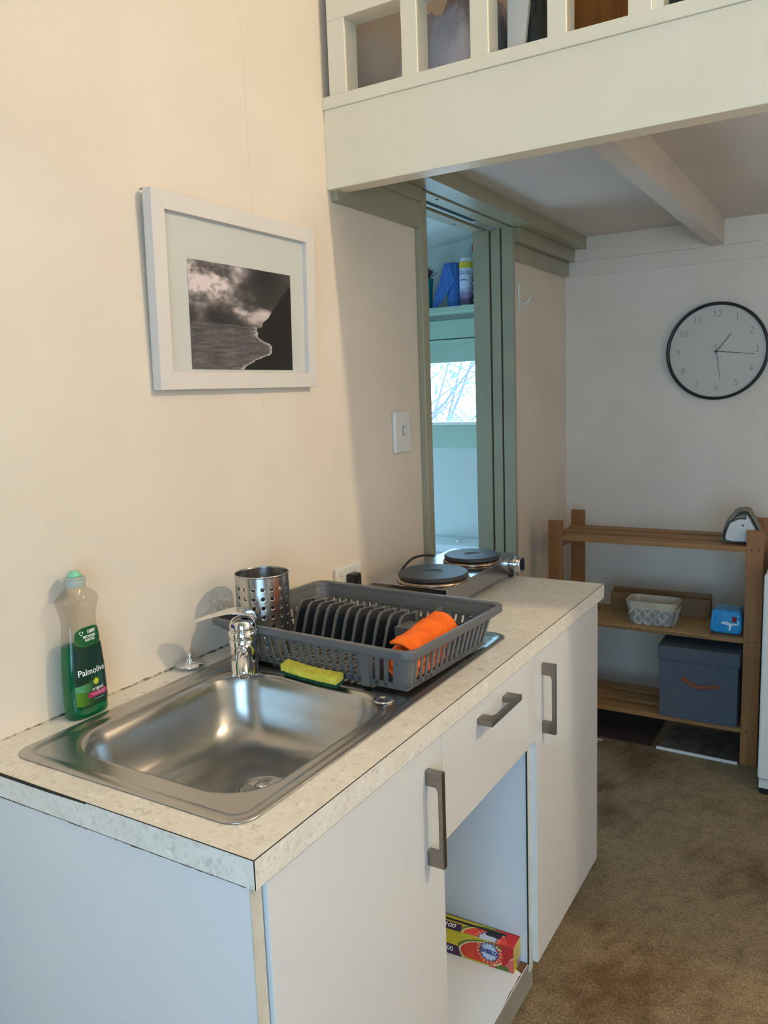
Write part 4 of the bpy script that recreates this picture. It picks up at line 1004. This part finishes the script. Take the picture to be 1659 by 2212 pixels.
# ================================================================ BAG BOX in the open shelf
ba, bb_ = Vector((0.5545, 0.9135, 0.1005)), Vector((0.5785, 0.968, 0.1005))
u_ = Vector((-1, -0.045, 0)).normalized()          # long axis runs into the shelf
bx = thing('bag_box', 'red and yellow cardboard bag box on the open cabinet shelf', 'box', (0.43, 0.92, 0.1))
A0 = Vector((0.558, 0.9045, 0.1005)); L_, D_, H_ = 0.315, 0.0465, 0.064
v_ = Vector((-u_.y, u_.x, 0)); v_ = v_ if v_.y > 0 else -v_
def bxp(s, d, h): return A0 + u_*s + v_*d + Vector((0, 0, h))
b = bmesh.new(); vs = [b.verts.new(bxp(s, d, h)) for s in (0, L_) for d in (0, D_) for h in (0, H_)]
for f in ((0,1,3,2), (4,6,7,5), (0,4,5,1), (2,3,7,6), (0,2,6,4), (1,5,7,3)): b.faces.new([vs[i] for i in f])
bmesh.ops.recalc_face_normals(b, faces=b.faces)
CARD = mat('yellow_card', RGB(222,196,44), 0.35); obj('carton', b, CARD, bx)
def shield_front(u, v, top=False):     # u: 0 at the open end, 1 deep inside ; v: 0 bottom
    s = u*L_; h = v*(H_ if not top else D_)
    c = (204, 190, 48) if not top else (190, 176, 44)
    n_ = 0.2*fbm(s*40, h*60, 2)
    if s < 0.060: c = (196, 26, 34)
    if s < 0.040 and h < 0.040-0.9*s and not top:        # pink slice with rind at the lower corner
        c = (222, 96, 92)
        if h > 0.040-0.9*s-0.0025: c = (236, 200, 150)
        if h < 0.012 and s > 0.016-0.6*(0.012-h): c = (88, 110, 34)
    if top:
        ex, ey = (s-0.072)/0.060, (h-0.004)/0.034
    else:
        ex, ey = (s-0.078)/0.060, (h-0.026+0.12*(s-0.078))/0.030
    d = math.hypot(ex, ey)
    if d < 1.14 and h > 0.003:
        c = (86, 108, 34)
        if d < 1.0: c = (226, 214, 150)
        if d < 0.92: c = lerp((206, 40, 30), (226, 84, 44), 0.5+n_)
        if s < 0.030 and d > 0.90: c = (196, 26, 34)
    if s > 0.137+0.25*(h-0.02):
        c = (214, 196, 40) if not top else (200, 180, 36)
        if h < 0.026 and not top: c = (66, 22, 74)
        if top and h < 0.026: c = (58, 20, 66)
    bs, bz = (0.060, 0.036) if not top else (0.066, 0.006)
    rr_ = math.hypot(s-bs, h-bz); an = math.atan2(h-bz, s-bs)
    if rr_ < 0.0250*(0.82+0.18*abs(math.sin(an*6))): c = (52, 70, 130)
    if rr_ < 0.0225*(0.80+0.16*abs(math.sin(an*6))): c = (190, 206, 224)
    elif rr_ < 0.031 and rr_ > 0.0245 and abs(((an*10/PI) % 1)-0.5) < 0.12: c = (240, 214, 160)
    return c
print_grid('front_print', 210, 50, lambda u, v: bxp(u*L_, -.0004, v*H_), lambda u, v: shield_front(u, v), PRINT, bx)
print_grid('top_print', 160, 30, lambda u, v: bxp(u*L_, v*D_, H_+.0004), lambda u, v: shield_front(u, v, True), PRINT, bx)
def endp(u, v):
    c = (214, 186, 44)
    if 0.25 < v < 0.9 and 0.25 < u < 0.8 and fbm(u*14, v*30, 3) > 0.05: c = (150, 110, 40)
    if v < 0.30 and u > 0.45: c = (110, 70, 130) if fbm(u*20, v*20, 1) > -0.1 else (226, 210, 220)
    return c
print_grid('end_print', 40, 40, lambda u, v: bxp(-.0004, u*D_, v*H_), endp, PRINT, bx)
NAVY = mat('navy_ink', RGB(26,40,110), 0.4)
text_obj('lettering', 'SHIELD', 0.0150, NAVY, bx, lambda u, v: bxp(0.060-u, -.0011, 0.036+v-u*0.06), weight=0.0006, sx=0.86)
text_obj('lettering', '100', 0.017, WINK, bx, lambda u, v: bxp(0.165-u, -.0011, 0.0135+v), weight=0.0004)
text_obj('lettering', '100', 0.020, WINK, bx, lambda u, v: bxp(0.165-u, 0.013+v, H_+.0011), weight=0.0004)
b = bmesh.new()
for (s0, s1, d0, d1) in ((0.03, L_, 0.030, 0.037), (0.038, 0.075, 0.016, 0.032)): 
    q = [b.verts.new(bxp(s, d, H_+.0013)) for s, d in ((s0, d0), (s1, d0), (s1, d1), (s0, d1))]; b.faces.new(q)
obj('tear_opening', b, DARK, bx)
# second dark glossy roll box behind it
b = bmesh.new()
def bx2(s, d, h): return A0 + u_*(s+0.010) + v_*(d+D_+.001) + Vector((0, 0, h-.0))
rg = []
# leaning cling-film roll: pale blue-grey tube
for s in (0.0, 0.30): rg.append([tuple(bx2(s, 0.0, 0.0)+Vector((0,0,0.020))+v_*(.0-.0)+v_*0.0) for _ in range(3)])
b.free()

# ================================================================ BATHROOM THINGS
cs = thing('toilet_cistern', 'white toilet cistern with dual flush button seen through the door', 'toilet', (-0.5, 2.87, 0.38))
POR = mat('porcelain', RGB(222,230,236), 0.12)
obj('tank', B((-0.72, -0.30, 2.80, 2.985, 0.38, 0.655)), POR, cs, bevel=0.02, seg=4)
obj('lid', B((-0.735, -0.285, 2.785, 2.988, 0.658, 0.700)), POR, cs, bevel=0.008, seg=3)
b = bmesh.new(); lathe(b, -0.505, 2.885, [(.024, .7002), (.024, .706), (.020, .7085), (.001, .7085)], 32); obj('flush_button', b, CHROME, cs, smooth=True)
obj('button_split', B((-0.5055, -0.5045, 2.863, 2.907, .7086, .7090)), DARK, cs)
obj('pedestal', B((-0.62, -0.40, 2.45, 2.80, 0.0, 0.38)), POR, cs, bevel=0.05, seg=5)
ZS = 1.8432
sc = thing('spray_can', 'white and purple air freshener can with yellow band on the bathroom shelf', 'spray can', (-0.452, 2.90, ZS))
cr_ = 0.0325
def cmap(ang0, r_, cx2=-0.452, cy2=2.90): return lambda u, v: (cx2+r_*math.cos(ang0+(u-.5)*PI*1.5), cy2+r_*math.sin(ang0+(u-.5)*PI*1.5), ZS+0.004+v*0.196)
b = bmesh.new(); lathe(b, -0.452, 2.90, [(cr_-.002, ZS), (cr_, ZS+.002), (cr_, ZS+.198), (cr_-.004, ZS+.206), (cr_-.005, ZS+.207)], 40); obj('can_body', b, mat('can_white', RGB(200,206,226), 0.3), sc, smooth=True)
b = bmesh.new(); lathe(b, -0.452, 2.90, [(cr_-.005, ZS+.2072), (cr_-.004, ZS+.214), (cr_-.008, ZS+.220), (.001, ZS+.221)], 32); obj('cap', b, WPLAST, sc, smooth=True)
def canp(u, v):
    c = (196, 204, 224)
    if v > 0.86: c = (206, 184, 40)
    elif v < 0.40: c = lerp((196, 200, 224), (96, 70, 120), (0.42-v)*3+0.3*fbm(u*6, v*9, 3))
    if v < 0.12: c = lerp((60, 80, 60), (120, 90, 140), 0.5+fbm(u*9, v*9, 5))
    if 0.55 < v < 0.60 and abs(u-0.5) < 0.18 and abs(v-0.585+((u-.5)**2)*1.4) < 0.012: c = (24, 40, 80)
    return c
print_grid('can_print', 60, 80, cmap(-PI/2-.1, cr_+.0004), canp, PRINT, sc)
text_obj('lettering', 'Glade', 0.028, NAVY, sc, lambda u, v: (-0.452+(cr_+.001)*math.sin(u/cr_+.05), 2.90-(cr_+.001)*math.cos(u/cr_+.05), ZS+.150+v), weight=-0.0003)
BLU = noisy('blue_towel_cloth', RGB(34,92,176), RGB(24,72,150), 14, 0.8)
def towel():
    m = BLU; v = coords(m); wv = nn(m, 'ShaderNodeTexWave'); wv.inputs['Scale'].default_value = 60; wv.inputs['Distortion'].default_value = 3; wv.inputs['Detail'].default_value = 0; wv.inputs['Detail Scale'].default_value = 8
    lk(m, v, wv.inputs['Vector']); lk(m, ramp(m, wv.outputs['Fac'], [(0.6, RGB(26,76,158)), (0.9, RGB(96,150,214))]), bsdf(m).inputs['Base Color'])
towel()
tw = thing('blue_wipe_roll', 'blue patterned cleaning cloth roll with a draped flap on the bathroom shelf', 'cloth', (-0.53, 2.91, ZS))
b = bmesh.new(); lathe(b, -0.522, 2.915, [(.034, ZS), (.035, ZS+.005), (.033, ZS+.20), (.031, ZS+.205), (.012, ZS+.205), (.012, ZS+.19)], 32); obj('roll', b, BLU, tw, smooth=True)
b = bmesh.new(); prism(b, [(-.626, ZS+.002), (-.555, ZS+.203), (-.530, ZS+.206), (-.500, ZS+.12), (-.545, ZS+.06), (-.60, ZS+.003)], 1, 2.8765, 2.8785); obj('loose_flap', b, BLU, tw)
TEAL = mat('teal_plastic', RGB(0,118,130), 0.35)
bh = thing('toilet_brush', 'teal holder with dark bristle brush at the left of the bathroom shelf', 'brush', (-0.668, 2.91, ZS))
b = bmesh.new(); lathe(b, -0.668, 2.91, [(.024, ZS), (.026, ZS+.004), (.028, ZS+.11), (.033, ZS+.145), (.030, ZS+.145), (.026, ZS+.11)], 32, cap1=False); obj('holder', b, TEAL, bh, smooth=True)
b = bmesh.new()
for k in range(90):
    a = random.uniform(0, 2*PI); t = random.uniform(0.2, 1.1); L2 = random.uniform(.05, .075)
    p0 = Vector((-0.668, 2.91, ZS+.135)); p1 = p0+Vector((math.cos(a)*math.sin(t), math.sin(a)*math.sin(t)*.8, math.cos(t)))*L2
    p1.y = min(p1.y, 2.985)
    tube(b, [p0, p1], .0009, 4)
obj('bristles', b, DARK, bh)['kind'] = 'stuff'
wb2 = thing('cleaner_bottle', 'white bottle with square red cap behind the spray can', 'bottle', (-0.405, 2.945, ZS))
b = bmesh.new(); lathe(b, -0.430, 2.963, [(.020, ZS), (.022, ZS+.004), (.022, ZS+.19), (.019, ZS+.22), (.012, ZS+.24), (.012, ZS+.257)], 32); obj('bottle_body', b, POR, wb2, smooth=True)
obj('cap', B((-.444, -.416, 2.949, 2.977, ZS+.2575, ZS+.290)), mat('red_cap', RGB(190,24,24), 0.35), wb2, bevel=.003)
sp_ = thing('spotted_can', 'dark can with white spots right of the spray can', 'can', (-0.368, 2.89, ZS))
b = bmesh.new(); lathe(b, -0.372, 2.888, [(.036, ZS), (.037, ZS+.003), (.037, ZS+.13), (.030, ZS+.15), (.001, ZS+.151)], 32); obj('can_body', b, mat('dark_navy', RGB(26,28,52), 0.3), sp_, smooth=True)
for k in range(10):
    a = -PI/2-.9+0.45*(k % 4); z = ZS+.02+.03*(k//3)+.008*(k % 3); b = bmesh.new(); bmesh.ops.create_uvsphere(b, u_segments=10, v_segments=6, radius=.0055)
    for v in b.verts: v.co *= 1
    bmesh.ops.translate(b, verts=b.verts, vec=(-0.372+.034*math.cos(a), 2.888+.034*math.sin(a), z)); obj('white_spot', b, WPLAST, sp_)

# ---- shrub outside the bathroom window
BARK = mat('dark_bark', (0.20,0.19,0.21,1), 0.8); LEAF = mat('dull_leaf', (0.20,0.27,0.24,1), 0.6)
tr_ = thing('garden_shrub', 'bare leafy shrub branches outside the bathroom window', 'shrub', (-1.6, 4.6, 0.0))
b = bmesh.new()
for k in range(110):
    x = random.uniform(-3.2, 0.2); z = random.uniform(0.3, 1.2); y = random.uniform(3.9, 5.2); a = random.choice((-1, 1))*random.uniform(.2, 1.0)
    L2 = random.uniform(.9, 1.9); r_ = random.uniform(.005, .014)
    pts = [Vector((x, y, z))]
    for q in range(6):
        d_ = Vector((math.sin(a), random.uniform(-.2, .2), math.cos(a))).normalized(); pts.append(pts[-1]+d_*L2/6); a += random.uniform(-.25, .25)
    tube(b, pts, [r_*(1-.12*i) for i in range(7)], 5)
obj('branches', b, BARK, tr_)['kind'] = 'stuff'
b = bmesh.new()
for k in range(5500):
    c = Vector((random.uniform(-3.0, 0.2), random.uniform(3.8, 5.2), random.uniform(0.5, 2.3))); s_ = random.uniform(.012, .028)
    u1 = Vector((random.gauss(0,1), random.gauss(0,1), random.gauss(0,1))).normalized(); v1 = u1.orthogonal().normalized()
    b.faces.new([b.verts.new(c+u1*s_*p+v1*s_*.4*q) for p, q in ((-1, 0), (0, -1), (1, 0), (0, 1))])
obj('leaves', b, LEAF, tr_)['kind'] = 'stuff'
tk = bmesh.new(); tube(tk, [(-1.6, 4.6, 0), (-1.55, 4.6, .6), (-1.6, 4.6, 1.2)], [.04, .03, .02], 10); obj('trunk', tk, BARK, tr_)

# ================================================================ ROOM LAMP (outside the view, lights the room)
LX, LY, LZ = 2.6, 1.022, 2.75
lm = thing('pendant_lamp', 'small globe ceiling lamp hanging beside the loft edge', 'lamp', (LX, LY, 3.2))
em = bpy.data.materials.new('lit_globe'); em.use_nodes = True; p = bsdf(em); p.inputs['Base Color'].default_value = (1,1,1,1)
p.inputs['Emission Color'].default_value = (1.0, 0.84, 0.60, 1); p.inputs['Emission Strength'].default_value = LAMP_STRENGTH
b = bmesh.new(); bmesh.ops.create_uvsphere(b, u_segments=24, v_segments=14, radius=.026); bmesh.ops.translate(b, verts=b.verts, vec=(LX, LY, LZ)); obj('globe', b, em, lm, smooth=True)
b = bmesh.new(); lathe(b, LX, LY, [(.02, LZ+.025), (.02, LZ+.10), (.006, LZ+.11), (.006, 3.18), (.05, 3.185), (.05, 3.2)], 24); obj('stem', b, WPLAST, lm)
# added warm fill lamp outside the view, brightens the space under the loft
fl_ = thing('added_fill_lamp', 'added warm fill lamp with a round globe, out of view right of the loft', 'lamp', (1.9, 1.5, 0.0))
em2 = bpy.data.materials.new('warm_globe'); em2.use_nodes = True; p = bsdf(em2); p.inputs['Emission Color'].default_value = (1.0, 0.74, 0.48, 1); p.inputs['Emission Strength'].default_value = 24.0
b = bmesh.new(); bmesh.ops.create_uvsphere(b, u_segments=24, v_segments=14, radius=.10); bmesh.ops.translate(b, verts=b.verts, vec=(1.9, 1.5, 1.45)); obj('globe', b, em2, fl_, smooth=True)
b = bmesh.new(); lathe(b, 1.9, 1.5, [(.14, 0), (.14, .02), (.012, .03), (.012, 1.36)], 24); obj('stand', b, DARK, fl_)
